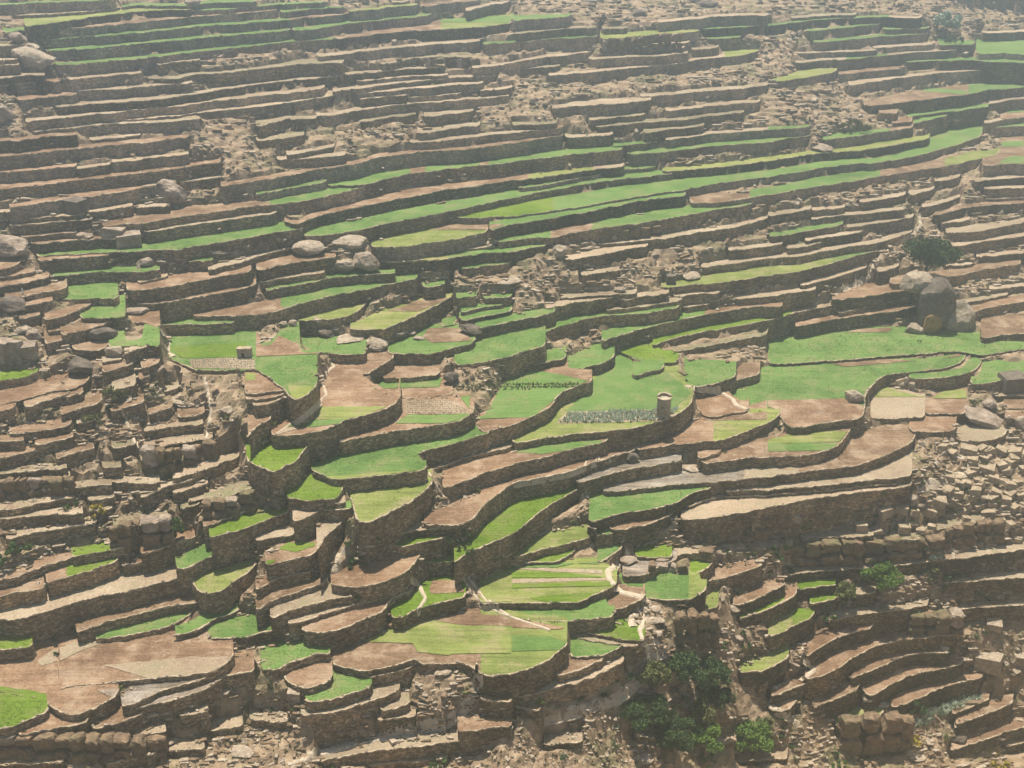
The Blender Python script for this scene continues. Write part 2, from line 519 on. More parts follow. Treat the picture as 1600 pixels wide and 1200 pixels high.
G 180,335,30,60 300,310,30,60 420,298,10,60
G 260,425,40,60 430,385,20,70
t 540,360,20,70 680,345,25,70
t 380,520,20,90 600,480,14,90 860,450,10,80 1000,425,10,80
t 1100,290,10,60 1600,240,14,60
t 1180,450,10,80 1600,415,14,80
b 0,350,50,50 100,305,20,60
b 0,455,60,80 100,400,60,90 180,355,30,90
y 0,630,50,50 G 150,565,80,120 290,490,20,120
y 0,825,50,110 130,755,50,130
b 240,755,60,5 300,700,80,70 450,620,60,100 660,560,30,100
b 230,890,50,10 400,850,110,10 410,835,110,60 550,740,60,90 700,670,50,100 900,635,20,80 1180,610,10,80
b 520,885,20,60 600,845,40,80 740,795,40,80 850,740,40,90 950,725,20,90 1130,725,10,80
b 590,960,20,10 650,1000,90,30 720,940,90,90 900,860,40,100 1220,795,30,90
b 770,1070,30,60 950,1005,40,80 1060,950,40,100 1200,905,40,100 1340,880,20,110
b 20,1000,14,40 200,925,40,90 370,870,30,100
b 0,1080,50,20 110,1090,60,10 180,1030,20,90
b 280,1065,20,10 420,1010,50,110 570,950,50,120
y 420,1180,20,80 520,1150,50,80 720,1110,30,80
b 1150,1110,20,60 1380,1015,14,60
b 1170,1175,30,50 1350,1110,60,70 1530,1040,30,80
T 0 1000 2
b 330,390,14,20 490,355,14,30
t 1000,380,14,20 1150,350,14,30 1350,330,10,40 1500,310,10,40
b 1430,290,25,25 1600,270,20,25
b 1500,190,20,15 1600,195,20,15
t 0,395,8,20 200,385,8,20
T 800 1000 2
b 1370,350,10,20 1450,320,20,30 1600,255,20,35
b 1540,335,14,20 1600,310,14,30
b 1080,350,14,20 1230,330,8,20
b 0,205,20,20 90,225,20,20
T 0 560 4
b 640,95,30 760,60,20 830,35,10
b 880,70,30 1000,30,20
b 870,140,10 940,110,14
t 1020,215,20 1120,190,20
b 930,360,14 1080,305,14
b 1110,380,30 1280,350,20
t 1000,555,8 1330,500,8
t 900,622,8 1060,600,8
t 680,770,10 980,790,10
t 850,850,10 1000,830,8
t 1080,850,14 1300,790,14
t 1180,905,8 1400,840,8
t 300,830,8 480,810,8 700,790,8
t 250,765,6 440,735,6
t 560,960,8 700,940,8
b 400,250,10 520,215,10
T 0 280 4
b 300,960,14 390,945,10
t 640,1150,10 760,1130,10
t 780,1030,20 900,1010,14
b 120,880,10 250,850,10
T 0 1000 2
t 420,300,6,15 520,290,6,15
t 520,350,8,15 640,340,8,15
t 640,290,8,15 760,270,10,15
t 780,250,8,15 900,262,8,15
t 1020,245,12,15 1130,225,10,15
t 1180,255,8,15 1300,240,8,15
t 560,240,8,15 650,225,8,15
t 1150,390,8,15 1400,375,8,15
T 800 1000 2
t 620,330,6,15 700,318,6,15
t 380,300,8,15 480,310,8,15
t 700,380,8,15 860,370,8,15
t 100,330,8,15 220,320,8,15
"""
PATCHES = """
T 1200 0 4
g 950,568 1010,547 1180,558 1265,575 1220,590 1110,582
g 1410,690 1480,662 1600,655 1600,702 1500,705
g 1380,905 1400,888 1600,880 1600,915 1380,920
g 1440,1020 1500,980 1600,970 1600,1022
T 400 0 4
g 1150,100 1250,95 1600,95 1600,140 1250,140 1150,135
T 400 280 4
b 0,797 240,800 130,835 0,850
b 1110,300 1200,285 1560,280 1460,315 1120,316
b 730,822 1010,825 1100,790 1215,742 1090,737
b 1040,985 1080,930 1290,928 1350,1010 1100,1022
b 0,950 90,950 390,1090 20,1105 0,1110
T 1200 280 4
b 360,1143 700,1110 1180,1082 1215,1105 1100,1120 480,1172
b 480,955 830,890 750,955
T 0 560 4
y 1290,100 1330,95 1600,92 1600,135 1340,140
T 0 280 4
G 1060,1060 1070,1045 1540,1020 1545,1065 1540,1110 1140,1118
k 1180,1125 1480,1115 1600,1120 1600,1185 1200,1180
T 400 560 4
y 195,170 365,165 380,185 290,255 235,265
g 170,425 260,385 600,375 540,405 360,428
y 260,380 350,300 560,300 820,300 700,350 560,380
t 130,480 190,432 290,430 180,462
g 730,190 740,160 800,130 1165,122 1145,178
k 925,330 920,260 1190,252 1300,290 1335,345 950,348
g 870,405 950,352 1340,347 1300,380 1180,405
g 1245,200 1260,60 1600,60 1600,370 1385,378 1330,310
y 390,735 500,735 1050,690 700,745 500,762
T 800 560 4
g 0,370 130,368 260,262 300,215 400,170 480,140 200,80 0,78
g 330,330 420,250 570,215 500,150 620,-40 760,-20 900,30 1080,170 1120,210 1100,240 1000,320 900,330 600,325
t 280,405 300,370 360,330 900,320 1000,340 1040,345 930,390 600,400
g 0,585 30,570 350,520 570,512 560,530 300,580 190,598
b 1150,370 1220,372 1600,330 1600,380 1220,390
b 1480,290 1600,260 1600,335 1480,330
T 1200 560 4
y 0,455 500,455 450,520 0,530
g 0,530 440,525 400,575 0,580
b 0,262 470,250 600,300 650,390 400,395 200,435 120,435 60,320 0,300
y 660,240 700,180 750,152 930,152 1010,215 1000,240
y 1030,250 1035,215 1200,195 1345,195 1330,250
T 400 840 4
y 545,640 840,510 1010,500 1250,545 1600,560 1600,720 1240,725 1200,735 1010,715 980,660 700,650
b 1010,495 1330,415 1400,440 1600,510 1600,552 1250,540
g 1200,680 1500,640 1600,640 1600,710 1240,715
t 1000,670 1180,665 1210,715 1010,718
b 1080,335 1100,265 1270,262 1305,340 1100,350
G 110,65 200,30 370,28 370,50 250,90
G 0,140 130,140 60,180 0,165
y 1400,300 1600,290 1600,400 1420,405
T 800 840 4
b 0,505 330,560 300,575 0,560
g 0,610 250,620 340,655 300,700 0,710
g 400,70 650,45 640,90 540,165 400,160 280,185 0,190 0,170 280,150
G 0,215 220,215 560,240 560,250 0,250
G 0,290 610,275 620,300 0,315
G 110,375 400,345 560,340 500,385 430,403 190,400
t 0,258 590,250 600,265 0,285
t 0,190 200,190 560,200 570,225 250,212
G 420,45 530,20 650,30 640,42
T 0 840 4
t 640,795 900,772 1200,745 1445,742 1390,800 1300,848 940,882
t 230,770 330,700 470,650 700,640 520,700 400,760 260,800
w 600,950 735,945 745,965 700,1000
"""
PATHS = """
T 0 0 1
3 640,905 655,915 665,935 650,958
4 745,1045 740,1062 738,1085 735,1100 700,1130 640,1150 560,1160 480,1180
3 730,900 760,940 800,965 860,985
4 1010,960 1000,985 1010,1015 1040,1010
3 190,640 215,700 240,720
3 320,590 330,640 322,690

T 400 560 4
3 440,0 490,50 400,110 440,230 300,350 120,480
2.5 1080,715 1150,830 1210,910
T 800 560 4
5 1080,175 1190,182 1290,200 1380,255 1400,290 1480,325
2.5 0,785 370,712 490,660 680,597
T 400 840 4
6 590,40 520,110 500,180 440,250
2.5 1290,250 1350,345 1420,420 1520,470 1600,500
T 800 840 4
6 730,90 690,160 600,205 610,260 680,340 820,375 860,410 740,500 760,560
6 200,1140 430,1080 650,1010 740,940 820,860 860,760 960,700 880,660
T 1200 560 4
7 1150,590 1250,640 1250,720 1130,755 920,810
T 0 1000 2
4 900,390 1000,360 1100,330 1250,285 1400,255 1460,200 1510,120 1480,85
T 1200 840 4
6 220,690 240,760 280,830 200,900 
6 0,1040 60,1080 150,1130 200,1180
T 0 280 4
5 1000,940 1050,1000 1040,1080 1090,1110
T 1200 280 4
5 940,220 960,290 900,350 700,470 620,620 400,730 380,770
"""
# ---------------------------------------------------------------- helpers
cP, sP = math.cos(PITCH), math.sin(PITCH)

def ray(u, v):
    """direction of the line of sight of a photograph pixel (y forward, z up)"""
    x = (np.asarray(u, float) - 800.0) / FPX
    y = -(np.asarray(v, float) - 600.0) / FPX
    return x, cP + y * sP, -sP + y * cP

def tanr(v):                       # depth of view per unit of drop at row v
    _, dy, dz = ray(800.0, v)
    return dy / -dz

def at_height(u, v, z):
    dx, dy, dz = ray(u, v)
    s = (H0 - z) / -dz
    return dx * s, dy * s

def hash3(ix, iy, iz, seed):
    n = (ix.astype(np.int64) * 374761393 + iy.astype(np.int64) * 668265263 + iz.astype(np.int64) * 2147483647 + seed * 974711) & 0xffffffff
    n = ((n ^ (n >> 13)) * 1274126177) & 0xffffffff
    n = n ^ (n >> 16)
    return (n & 0xffff) / 65535.0

def vnoise(p, scale=1.0, seed=0):
    q = np.asarray(p, float) / scale
    f = np.floor(q)
    i = f.astype(np.int64)
    t = q - f
    t = t * t * (3 - 2 * t)
    r = 0.0
    for a in (0, 1):
        wa = t[:, 0] if a else 1 - t[:, 0]
        for b in (0, 1):
            wb = t[:, 1] if b else 1 - t[:, 1]
            for c in (0, 1):
                wc = t[:, 2] if c else 1 - t[:, 2]
                r = r + wa * wb * wc * hash3(i[:, 0] + a, i[:, 1] + b, i[:, 2] + c, seed)
    return r * 2 - 1

COL = bpy.data.collections.new("valley")
SC.collection.children.link(COL)

def mesh_obj(name, verts, faces, mats, parent=None, fmat=None, smooth=False, origin=None):
    """verts (n,3) array, faces list or array; linked as ONE mesh object with its origin at its own base"""
    verts = np.asarray(verts, float)
    if origin is None:
        origin = np.array([verts[:, 0].mean(), verts[:, 1].mean(), verts[:, 2].min()]) if parent is None else np.zeros(3)
    me = bpy.data.meshes.new(name)
    me.from_pydata((verts - origin).tolist(), [], faces.tolist() if isinstance(faces, np.ndarray) else faces)
    for m in mats:
        me.materials.append(m)
    if fmat is not None:
        me.polygons.foreach_set("material_index", np.asarray(fmat, dtype=np.int32))
    if smooth:
        me.polygons.foreach_set("use_smooth", np.ones(len(me.polygons), dtype=bool))
    me.update()
    o = bpy.data.objects.new(name, me)
    COL.objects.link(o)
    if parent is None:
        o.location = origin.tolist()
    else:
        o.parent = parent
        o.location = (origin - np.array(parent.location)).tolist() if origin.any() else (-Vector(parent.location))
    return o

def tag(o, label=None, cat=None, group=None, kind=None):
    if label: o['label'] = label
    if cat: o['category'] = cat
    if group: o['group'] = group
    if kind: o['kind'] = kind
    return o

# ---------------------------------------------------------------- materials
def new_mat(name, rough=0.9):
    m = bpy.data.materials.new(name)
    m.use_nodes = True
    nt = m.node_tree
    b = nt.nodes["Principled BSDF"]
    b.inputs['Roughness'].default_value = rough
    b.inputs['Specular IOR Level'].default_value = 0.15
    return m, nt, b

def N(nt, t, **kw):
    n = nt.nodes.new(t)
    for k, v in kw.items():
        setattr(n, k, v)
    return n

def pos(nt):
    return N(nt, "ShaderNodeNewGeometry").outputs['Position']

def noise_tex(nt, vec, scale, detail=4.0, rough=0.6):
    n = N(nt, "ShaderNodeTexNoise")
    n.inputs['Scale'].default_value = scale
    n.inputs['Detail'].default_value = detail
    n.inputs['Roughness'].default_value = rough
    nt.links.new(vec, n.inputs['Vector'])
    return n.outputs[0]

def ramp(nt, fac, stops):
    r = N(nt, "ShaderNodeValToRGB")
    els = r.color_ramp.elements
    while len(els) < len(stops):
        els.new(0.5)
    for e, (p, c) in zip(els, stops):
        e.position = p
        e.color = (c[0], c[1], c[2], 1)
    nt.links.new(fac, r.inputs[0])
    return r.outputs[0]

def mixc(nt, fac, a, b, mode='MIX'):
    m = N(nt, "ShaderNodeMix", data_type='RGBA', blend_type=mode)
    if isinstance(fac, (int, float)): m.inputs[0].default_value = fac
    else: nt.links.new(fac, m.inputs[0])
    for s, i in ((a, 6), (b, 7)):
        if isinstance(s, tuple): m.inputs[i].default_value = (s[0], s[1], s[2], 1)
        else: nt.links.new(s, m.inputs[i])
    return m.outputs[2]

def bump(nt, b, h, dist, strength=1.0):
    n = N(nt, "ShaderNodeBump")
    n.inputs['Distance'].default_value = dist
    n.inputs['Strength'].default_value = strength
    nt.links.new(h, n.inputs['Height'])
    nt.links.new(n.outputs[0], b.inputs['Normal'])

def m_wall(name, c0, c1, c2, moss):
    m, nt, b = new_mat(name)
    p = pos(nt)
    mp = N(nt, "ShaderNodeMapping"); mp.inputs['Scale'].default_value = (2.0, 2.0, 3.6)
    nt.links.new(p, mp.inputs['Vector'])
    vo = N(nt, "ShaderNodeTexVoronoi"); vo.inputs['Scale'].default_value = 1.0
    nt.links.new(mp.outputs[0], vo.inputs['Vector'])
    vd = N(nt, "ShaderNodeTexVoronoi", feature='DISTANCE_TO_EDGE'); vd.inputs['Scale'].default_value = 1.0
    nt.links.new(mp.outputs[0], vd.inputs['Vector'])
    sep = N(nt, "ShaderNodeSeparateColor"); nt.links.new(vo.outputs['Color'], sep.inputs[0])
    col = ramp(nt, sep.outputs[0], [(0.0, c0), (0.55, c1), (1.0, c2)])
    big = noise_tex(nt, p, 0.12, 5)
    bigc = ramp(nt, big, [(0.38, (0.6, 0.58, 0.52)), (0.5, (1, 1, 1)), (0.66, (1.45, 1.35, 1.2))])
    col = mixc(nt, 1.0, col, bigc, 'MULTIPLY')
    oi = N(nt, "ShaderNodeObjectInfo")
    col = mixc(nt, 1.0, col, ramp(nt, oi.outputs['Random'], [(0.0, (0.8, 0.78, 0.74)), (0.5, (1.0, 1.0, 1.0)), (1.0, (1.25, 1.17, 1.05))]), 'MULTIPLY')
    gap = ramp(nt, vd.outputs[0], [(0.0, (0.4, 0.37, 0.33)), (0.07, (1, 1, 1))])
    col = mixc(nt, 1.0, col, gap, 'MULTIPLY')
    mo = noise_tex(nt, p, 0.3, 6, 0.7)
    mf = ramp(nt, mo, [(0.55, (0, 0, 0)), (0.68, (moss, moss, moss))])
    col = mixc(nt, mf, col, (0.07, 0.095, 0.035))
    nt.links.new(col, b.inputs['Base Color'])
    bump(nt, b, ramp(nt, vd.outputs[0], [(0.0, (0, 0, 0)), (0.25, (1, 1, 1))]), 0.12)
    return m

def m_rock(name, c0, c1, c2, scale=0.6, green=0.0):
    m, nt, b = new_mat(name)
    p = pos(nt)
    n1 = noise_tex(nt, p, scale, 8, 0.68)
    col = ramp(nt, n1, [(0.3, c0), (0.5, c1), (0.72, c2)])
    if green > 0:
        n2 = noise_tex(nt, p, 0.11, 6, 0.7)
        gf = ramp(nt, n2, [(0.5, (0, 0, 0)), (0.66, (green, green, green))])
        col = mixc(nt, gf, col, (0.11, 0.13, 0.05))
    n3 = noise_tex(nt, p, 2.6, 5, 0.7)
    nt.links.new(col, b.inputs['Base Color'])
    bump(nt, b, n3, 0.35)
    return m

def m_field(name, c0, c1, c2, period=0.0, amp=0.0, spot=None, spotf=0.0, fine=3.5, rough=0.95, bdist=0.12):
    m, nt, b = new_mat(name, rough)
    p = pos(nt)
    n1 = noise_tex(nt, p, 0.11, 6, 0.65)
    n2 = noise_tex(nt, p, fine, 5, 0.75)
    mx = N(nt, "ShaderNodeMath", operation='MULTIPLY_ADD'); mx.inputs[1].default_value = 0.5
    nt.links.new(n2, mx.inputs[0])
    hm = N(nt, "ShaderNodeMath", operation='MULTIPLY'); hm.inputs[1].default_value = 0.5
    nt.links.new(n1, hm.inputs[0]); nt.links.new(hm.outputs[0], mx.inputs[2])
    col = ramp(nt, mx.outputs[0], [(0.40, c0), (0.5, c1), (0.61, c2)])
    oi = N(nt, "ShaderNodeObjectInfo")
    col = mixc(nt, 1.0, col, ramp(nt, oi.outputs['Random'], [(0.0, (0.88, 0.9, 0.88)), (0.5, (1.0, 1.0, 1.0)), (1.0, (1.1, 1.07, 1.05))]), 'MULTIPLY')
    h = n2
    if spot is not None:
        n3 = noise_tex(nt, p, 0.22, 7, 0.75)
        sf = ramp(nt, n3, [(0.5, (0, 0, 0)), (0.62, (spotf,) * 3)])
        col = mixc(nt, sf, col, spot)
    if period > 0:
        mpn = N(nt, "ShaderNodeMapping"); mpn.inputs['Rotation'].default_value = (0, 0, 0.14)
        mpn.inputs['Scale'].default_value = (0.09, 1.0 / period, 0.3)
        nt.links.new(p, mpn.inputs['Vector'])
        st_ = noise_tex(nt, mpn.outputs[0], 1.0, 3, 0.6)
        band = ramp(nt, st_, [(0.3, (1 - amp * 1.6,) * 3), (0.5, (1.0,) * 3), (0.7, (1 + amp,) * 3)])
        col = mixc(nt, 1.0, col, band, 'MULTIPLY')
        ad = N(nt, "ShaderNodeMath", operation='ADD'); nt.links.new(st_, ad.inputs[0]); nt.links.new(n2, ad.inputs[1])
        h = ad.outputs[0]
    nt.links.new(col, b.inputs['Base Color'])
    bump(nt, b, h, bdist)
    return m

MWALL = m_wall("dry_stone", (0.15, 0.107, 0.068), (0.275, 0.2, 0.13), (0.50, 0.39, 0.27), 0.6)
MWALL_HAZE_PALE = m_wall("haze_pale_dry_stone", (0.22, 0.17, 0.13), (0.34, 0.27, 0.21), (0.52, 0.43, 0.34), 0.3)  # paler copy of the wall stone: brightness of distant haze painted into its colour
MWALL_MOSS = m_wall("mossy_dry_stone", (0.07, 0.052, 0.03), (0.13, 0.1, 0.06), (0.28, 0.225, 0.145), 0.8)  # mossy stone, its base darkened further to paint in deep near shade
MCOPE = m_rock("coping_stone", (0.2, 0.155, 0.1), (0.38, 0.3, 0.205), (0.55, 0.45, 0.33), 1.4)
MEARTH = m_rock("earth_bank", (0.13, 0.085, 0.052), (0.21, 0.145, 0.09), (0.34, 0.26, 0.18), 0.8, 0.4)
MHILL = m_rock("rubble_hillside", (0.15, 0.10, 0.062), (0.30, 0.215, 0.138), (0.46, 0.355, 0.24), 0.5, 0.6)
MROCK = m_rock("pale_rock", (0.20, 0.15, 0.105), (0.35, 0.28, 0.205), (0.56, 0.475, 0.37), 1.2)
MBOULD = m_rock("weathered_boulder", (0.15, 0.11, 0.08), (0.30, 0.232, 0.175), (0.50, 0.41, 0.325), 0.7)
MDROCK = m_rock("dark_and_shaded_rock", (0.075, 0.06, 0.047), (0.14, 0.112, 0.088), (0.26, 0.21, 0.165), 0.5)  # dark boulders; on the great rock's dome this colour paints in shade
MBLOCK = m_rock("sandstone_block", (0.20, 0.15, 0.10), (0.36, 0.28, 0.19), (0.5, 0.41, 0.29), 0.9)
MCLIFF = m_rock("cliff_sandstone", (0.085, 0.06, 0.038), (0.185, 0.13, 0.083), (0.34, 0.22, 0.125), 0.8, 0.5)
MPATH = m_rock("trodden_path", (0.38, 0.30, 0.21), (0.50, 0.41, 0.30), (0.62, 0.52, 0.40), 1.0)
FM = {
 'g': m_field("green_crop", (0.078, 0.14, 0.034), (0.118, 0.2, 0.05), (0.165, 0.25, 0.075), period=0.55, amp=0.07, spot=(0.19, 0.2, 0.08), spotf=0.8, bdist=0.25),
 'G': m_field("bright_green_crop", (0.085, 0.145, 0.012), (0.13, 0.2, 0.02), (0.175, 0.245, 0.04), period=0.6, amp=0.08, spot=(0.15, 0.175, 0.045), spotf=0.8, bdist=0.25),
 'y': m_field("sparse_yellow_green_crop", (0.135, 0.16, 0.042), (0.195, 0.225, 0.06), (0.26, 0.275, 0.09), period=0.9, amp=0.16, spot=(0.27, 0.225, 0.12), spotf=0.75, bdist=0.2),
 'b': m_field("ploughed_soil", (0.13, 0.078, 0.045), (0.22, 0.137, 0.084), (0.34, 0.23, 0.15), period=0.8, amp=0.13, spot=(0.37, 0.28, 0.195), spotf=0.6, fine=2.4, bdist=0.3),
 't': m_field("pale_dry_soil", (0.22, 0.16, 0.105), (0.34, 0.26, 0.18), (0.48, 0.39, 0.285), spot=(0.23, 0.195, 0.115), spotf=0.75, fine=2.4, bdist=0.3),
 'r': m_field("weedy_rubble_soil", (0.16, 0.13, 0.08), (0.28, 0.22, 0.145), (0.42, 0.34, 0.24), spot=(0.14, 0.155, 0.06), spotf=0.7, fine=2.0, bdist=0.4),
 'k': m_field("vegetable_soil", (0.19, 0.14, 0.09), (0.27, 0.20, 0.135), (0.35, 0.27, 0.19)),
 'w': m_field("ridged_wet_soil", (0.15, 0.115, 0.085), (0.27, 0.215, 0.165), (0.45, 0.40, 0.35), period=1.3, amp=0.4, rough=0.35, bdist=0.3),
}
FKEYS = list(FM)
FMATS = [FM[k] for k in FKEYS] + [MEARTH]

# ---------------------------------------------------------------- terrace data: where each wall's top edge runs
def parse(txt):
    out = []
    ox = oy = 0; sc = 4.0
    for ln in txt.strip().splitlines():
        tk = ln.split()
        if tk[0] == 'T':
            ox, oy, sc = float(tk[1]), float(tk[2]), float(tk[3]); continue
        code = tk[0]; name = None; first = True
        U, V, TT, HH, CC = [], [], [], [], []
        for s in tk[1:]:
            if s[0] == '@': name = s; continue
            if s.isalpha(): code = s; continue
            f = [float(x) for x in s.split(',')]
            U.append(ox + f[0] / sc); V.append(oy + f[1] / sc)
            TT.append((f[2] if len(f) > 2 else 12) / sc)
            HH.append(f[3] / sc if len(f) > 3 else -1.0)
            CC.append(code)
        for i in range(1, len(U)):
            if U[i] <= U[i - 1]: U[i] = U[i - 1] + 0.02
        out.append(dict(u=U, v=V, t=TT, h=HH, c=CC, name=name))
    return out

W = parse(TILES)
# join pieces of one wall that were noted down separately
merged = True
while merged:
    merged = False
    for b in (400.0, 800.0, 1200.0):
        for i, a in enumerate(W):
            if abs(a['u'][-1] - b) > 5: continue
            best = None
            for j, c in enumerate(W):
                if c is a or abs(c['u'][0] - b) > 5 or c['u'][-1] <= a['u'][-1]: continue
                d = abs(c['v'][0] - a['v'][-1])
                if d < 3.6 and (best is None or d < best[0]): best = (d, j)
            if best:
                c = W[best[1]]
                k = 0
                while c['u'][k] <= a['u'][-1] + 0.3: k += 1
                for f in ('u', 'v', 't', 'h', 'c'): a[f] = a[f] + c[f][k:]
                a['name'] = a['name'] or c['name']
                W.pop(best[1]); merged = True
                break
        if merged: break

for w in W:
    u = np.array(w['u']); v = np.array(w['v'])
    # past the frame's edge a wall goes on
    if u[0] < 4: u[0] = -26
    if u[-1] > 1596: u[-1] = 1626
    s = np.concatenate([[0], np.cumsum(np.hypot(np.diff(u), np.diff(v)))])
    n = max(3, int(s[-1] / 2.2))
    ss = np.linspace(0, s[-1], n)
    uu = np.interp(ss, s, u); vv = np.interp(ss, s, v)
    k = 5
    if n > 14:
        pad = lambda a: np.concatenate([2 * a[0] - a[k:0:-1], a, 2 * a[-1] - a[-2:-k - 2:-1]])
        ker = np.ones(2 * k + 1) / (2 * k + 1)
        vv2 = np.convolve(pad(vv), ker, 'valid'); uu2 = np.convolve(pad(uu), ker, 'valid')
        uu, vv = uu2, vv2
    vv = vv + vnoise(np.c_[uu, vv, uu * 0], 14.0, 3) * 0.9 + vnoise(np.c_[uu, vv, uu * 0], 5.0, 4) * 0.4
    for i in range(1, len(uu)):
        if uu[i] <= uu[i - 1]: uu[i] = uu[i - 1] + 0.01
    # corners of a terrace are rounded back into the slope
    L_ = uu[-1] - uu[0]
    tt_ = np.interp(ss, s, w['t'])
    for side in (0, 1):
        ue = uu[0] if side == 0 else uu[-1]
        if ue < 2 or ue > 1598: continue
        sl = abs(vv[min(4, n - 1)] - vv[0]) / max(abs(uu[min(4, n - 1)] - uu[0]), 0.1) if side == 0 else abs(vv[-1] - vv[-min(5, n)]) / max(abs(uu[-1] - uu[-min(5, n)]), 0.1)
        if sl > 1.2: continue
        rad = min(9.0, 0.2 * L_)
        x_ = np.clip((rad - np.abs(uu - ue)) / rad, 0, 1)
        vv = vv - (1 - np.sqrt(np.maximum(1 - x_ ** 2, 0))) * np.minimum(tt_ * 0.8, 6.0)
    w['U'], w['V'] = uu, vv
    h = np.array(w['h'])
    w['Tt'] = np.interp(ss, s, w['t'])
    w['Hh'] = np.interp(ss, s, np.where(h < 0, 0, h)) if (h > 0).all() else (np.where(np.interp(ss, s, (h > 0).astype(float)) > 0.99, np.interp(ss, s, np.where(h < 0, 0, h)), -1.0))
    ci = np.clip(np.searchsorted(s, ss, side='right') - 1, 0, len(w['c']) - 1)
    w['C'] = [w['c'][i] for i in ci]
nW = len(W)

# per pixel column: which walls cross it
UG = np.arange(-26, 1627, 2.0)
VV = np.full((nW, len(UG)), np.nan); TTm = VV.copy(); HHm = VV.copy()
for i, w in enumerate(W):
    m = (UG >= w['U'][0]) & (UG <= w['U'][-1])
    VV[i, m] = np.interp(UG[m], w['U'], w['V'])
    TTm[i, m] = np.interp(UG[m], w['U'], w['Tt'])
    HHm[i, m] = np.interp(UG[m], w['U'], w['Hh'])
CEIL = np.full((nW, len(UG)), np.nan)      # how far up the picture each terrace floor is open
pairs = {}
gapinfo = {}
for c in range(len(UG)):
    ids = np.where(~np.isnan(VV[:, c]))[0]
    ids = ids[np.argsort(VV[ids, c])]
    for a in range(len(ids)):
        i = ids[a]
        v = VV[i, c]
        # floor of i : wall above
        up = None
        for b in range(a - 1, -1, -1):
            if VV[ids[b], c] < v - 1.2: up = ids[b]; break
        cl = v - TTm[i, c]
        if up is not None:
            hb = HHm[up, c]
            bot = VV[up, c] + (hb if hb > 0 else 1.5)
            if hb > 0: cl = max(cl, min(bot, v - 1.0))
            else: cl = max(cl, VV[up, c] + 2.0)
        CEIL[i, c] = min(cl, v - 0.8)
    for a in range(len(ids) - 1):
        i = ids[a]
        dn = None
        for b in range(a + 1, len(ids)):
            if VV[ids[b], c] > VV[i, c] + 1.2: dn = ids[b]; break
        if dn is None: continue
        top = VV[i, c]
        fl = CEIL[dn, c]
        bot = top + HHm[i, c] if HHm[i, c] > 0 else None
        if bot is None:
            gap = fl - top
            bot = fl if gap < 16 else top + 16 + 0.5 * (gap - 16)
        else:
            if fl > bot + 2: bot = bot + 0.55 * (fl - bot)       # rubble slope in between
            bot = min(bot, VV[dn, c])
        bot = max(bot, top + 0.3)
        pairs.setdefault((i, dn), []).append(math.log(tanr(top) / tanr(bot)))

for i in range(nW):                        # no slits in a terrace floor
    e = CEIL[i]; ok = ~np.isnan(e)
    if ok.sum() < 8: continue
    a_ = e[ok]
    def filt(x, f, w_=3):
        p_ = np.pad(x, w_, mode='edge')
        return f(np.stack([p_[k:k + len(x)] for k in range(2 * w_ + 1)]), axis=0)
    CEIL[i, ok] = filt(filt(a_, np.min), np.max)
rows, rhs = [], []
A = np.zeros((nW, nW)); B = np.zeros(nW)
def addeq(i, j, val, wt):
    # x_j - x_i = val
    A[i, i] += wt; A[j, j] += wt; A[i, j] -= wt; A[j, i] -= wt
    B[i] -= wt * val; B[j] += wt * val
for (i, j), vals in pairs.items():
    n = len(vals)
    if n < 3: wt = 0.02
    else: wt = min(n, 60) / 10.0
    addeq(i, j, float(np.median(vals)), wt)
names = {}
for i, w in enumerate(W):
    if w['name']: names.setdefault(w['name'], []).append(i)
for nm, ids in names.items():
    for k in ids[1:]: addeq(ids[0], k, 0.0, 5.0 if '~' in nm else 1000.0)
# weak prior: a typical slope
vr = np.arange(-40, 1300, 4.0)
wfr = np.interp(vr, [0, 420, 520, 900, 1000, 1060, 1300], [0.55, 0.55, 0.3, 0.3, 0.32, 0.2, 0.15])
lq = np.zeros(len(vr))
for k in range(len(vr) - 2, -1, -1):      # upwards
    dv = vr[k + 1] - vr[k]
    lq[k] = lq[k + 1] + wfr[k] * math.log(tanr(vr[k + 1]) / tanr(vr[k]))
lq += math.log(Q0) - np.interp(640, vr, lq)
for i, w in enumerate(W):
    pr = float(np.interp(w['V'].mean(), vr, lq))
    A[i, i] += 0.004; B[i] += 0.004 * pr
X = np.linalg.solve(A, B)
for i, w in enumerate(W):
    w['q'] = math.exp(X[i]); w['z'] = H0 - w['q']
# ---------------------------------------------------------------- geometry of every terrace
def interp_col(arr, us):
    m = ~np.isnan(arr)
    return np.interp(us, UG[m], arr[m]) if m.any() else np.full(len(us), np.nan)

